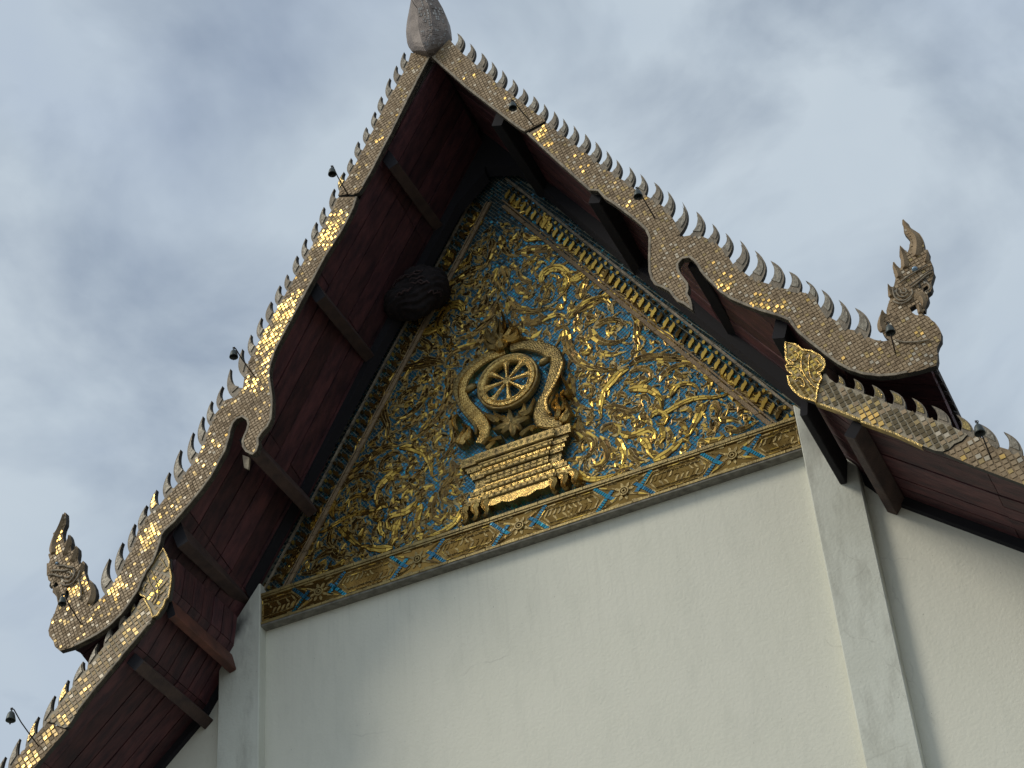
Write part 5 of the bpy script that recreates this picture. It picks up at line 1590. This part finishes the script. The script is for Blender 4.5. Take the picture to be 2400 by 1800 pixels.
# glass strips left on the bulb's right face
rg = random.Random(5)
for k in range(3, 11):
    for i in range(14):
        if rg.random() < 0.35: continue
        f0 = 0.06 + i * 0.065; f1 = f0 + 0.05
        if k > 8 and rg.random() < 0.45: continue
        A0, A1 = Vector(vs[7 * k + 3]), Vector(vs[7 * k + 4]); A2 = Vector(vs[7 * k + 5])
        B0, B1 = Vector(vs[7 * k + 10]), Vector(vs[7 * k + 11]); B2 = Vector(vs[7 * k + 12])

        def on(a, b, c, f): return a.lerp(b, f * 2) if f < 0.5 else b.lerp(c, f * 2 - 1)
        p, q, r_, s_ = on(A0, A1, A2, f0), on(A0, A1, A2, f1), on(B0, B1, B2, f1), on(B0, B1, B2, f0)
        for (u0_, u1_) in ((0.04, 0.30), (0.36, 0.62), (0.68, 0.94)):
            if rg.random() < 0.3: continue
            a, b, c, d = p.lerp(s_, u0_), q.lerp(r_, u0_), q.lerp(r_, u1_), p.lerp(s_, u1_)
            n_ = (b - a).cross(d - a).normalized()
            if n_.y > 0: n_ = -n_
            o_ = n_ * 0.006
            m2 = MB(); m2.add([tuple(a + o_), tuple(b + o_), tuple(c + o_), tuple(d + o_), tuple(a), tuple(b), tuple(c), tuple(d)], [(0, 1, 2, 3), (0, 4, 5, 1), (1, 5, 6, 2), (2, 6, 7, 3), (3, 7, 4, 0)])
            m2.build('tile', M_FINIAL_GLASS if rg.random() < (0.8 if k > 6 else 0.25) else M_FINIAL, fin, recalc=False)

# wire at the finial's left face
mb = MB()
mb.tube([tuple(at(962, -6, -1.8)), tuple(at(970, 9, -1.8)), tuple(at(977, 18, -1.79))], 0.005, 6)
mb.build('lightning_wire', M_IRON, fin)
# small timber block and ridge beam just below the apex
mb = MB(); q = at(1000, 150, -1.40); mb.box((q.x - 0.05, -1.42, q.z - 0.16), (q.x + 0.09, -1.25, q.z + 0.05)); mb.build('ridge_block', M_PURLIN, uroof)
# torn timber scrap hanging at the left serpent's tongue
m2 = MB(); q = [at(568, 1066, -1.44), at(584, 1072, -1.44), at(582, 1100, -1.42), at(572, 1096, -1.42)]
m2.add([tuple(v) for v in q] + [tuple(v + Vector((0, 0.03, 0))) for v in q], [(0, 1, 2, 3), (4, 7, 6, 5), (0, 4, 5, 1), (1, 5, 6, 2), (2, 6, 7, 3), (3, 7, 4, 0)])
tag(m2.build('mortar_lump', M_RIM), 'pale lump of mortar hanging below the left serpent tongue', 'mortar lump')

# ------------------------------------------------------------------ bells
bells = [  # base px, tip px, bell width px, reach, label
    ((814, 455), (781, 395), 20, 0.36, 'wind bell hanging against the sky left of the upper left rake'),
    ((598, 884), (552, 821), 21, 0.36, 'wind bell hanging against the sky above the left serpent hump'),
    ((190, 1464), (151, 1399), 20, 0.34, 'wind bell hanging below the jaw of the left serpent head'),
    ((88, 1747), (32, 1668), 24, 0.42, 'wind bell on a long curved rod at the lower left corner of the picture'),
    ((1251, 293), (1204, 240), 20, 0.34, 'wind bell in front of the right rake, nearest the apex'),
    ((1535, 511), (1496, 446), 22, 0.34, 'wind bell in front of the right rake just above the serpent tongue'),
    ((2098, 828), (2083, 762), 24, 0.22, 'wind bell in front of the neck of the right serpent head'),
    ((2323, 1074), (2292, 995), 27, 0.26, 'wind bell before the lower right bargeboard near the picture edge'),
]
for i, (b_, t_, wpx, reach, lab) in enumerate(bells):
    Yb = YU0 if i not in (3, 7) else YL0
    P0 = at(*b_, Yb); P1 = at(*t_, Yb - reach)
    rad = wpx / FOC * (P1 - CAM).dot(fw) / 2 * 1.0
    be = empty('wind_bell', tuple(P0), lab, 'bell', 'bronze wind bells on rods along the gable')
    d = P1 - P0
    up = Vector((0, 0, 1))
    pts = [P0 + Vector((0, 0.03, 0)), P0 + d * 0.35, P0 + d * 0.7 + up * 0.0, P0 + d * 0.9 + up * 0.02, P1 + up * 0.03 + d * 0.0, P1 + Vector((-0.012, -0.012, 0.015)) + d * 0.06, P1 + d * 0.08 + Vector((0, 0, -0.01))]
    mb = MB(); mb.tube([tuple(p) for p in crom([tuple(p) for p in pts], 4)] if False else [tuple(p) for p in pts], 0.0075, 7); mb.build('rod', M_IRON, be)
    c = P1 + d * 0.08 + Vector((0, 0, -0.03))
    h = rad * 2.1
    prof = [(rad * 0.12, 0.02), (rad * 0.16, 0.0), (rad * 0.45, -h * 0.10), (rad * 0.70, -h * 0.28), (rad * 0.84, -h * 0.55), (rad * 0.95, -h * 0.85), (rad, -h), (rad * 0.92, -h), (rad * 0.80, -h * 0.6), (rad * 0.3, -h * 0.2), (0.001, -h * 0.15)]
    mb = MB(); mb.lathe(prof, tuple(c), 22); mb.build('bell_body', M_BRONZE, be)
    mb = MB(); ring = [(c.x + 0.016 * math.cos(a), c.y, c.z + 0.03 + 0.016 * math.sin(a)) for a in [k * math.pi / 5 for k in range(11)]]
    mb.tube(ring, 0.004, 5, cap=False); mb.build('hanging_ring', M_IRON, be)
    mb = MB(); mb.tube([tuple(c + Vector((0, 0, -h * 0.2))), tuple(c + Vector((0.002, 0, -h * 1.05))), tuple(c + Vector((-0.004, 0, -h * 1.25)))], 0.0035, 5)
    mb.lathe([(0.001, 0.012), (0.01, 0.004), (0.010, -0.006), (0.001, -0.014)], tuple(c + Vector((-0.004, 0, -h * 1.3))), 8)
    mb.build('clapper', M_IRON, be)
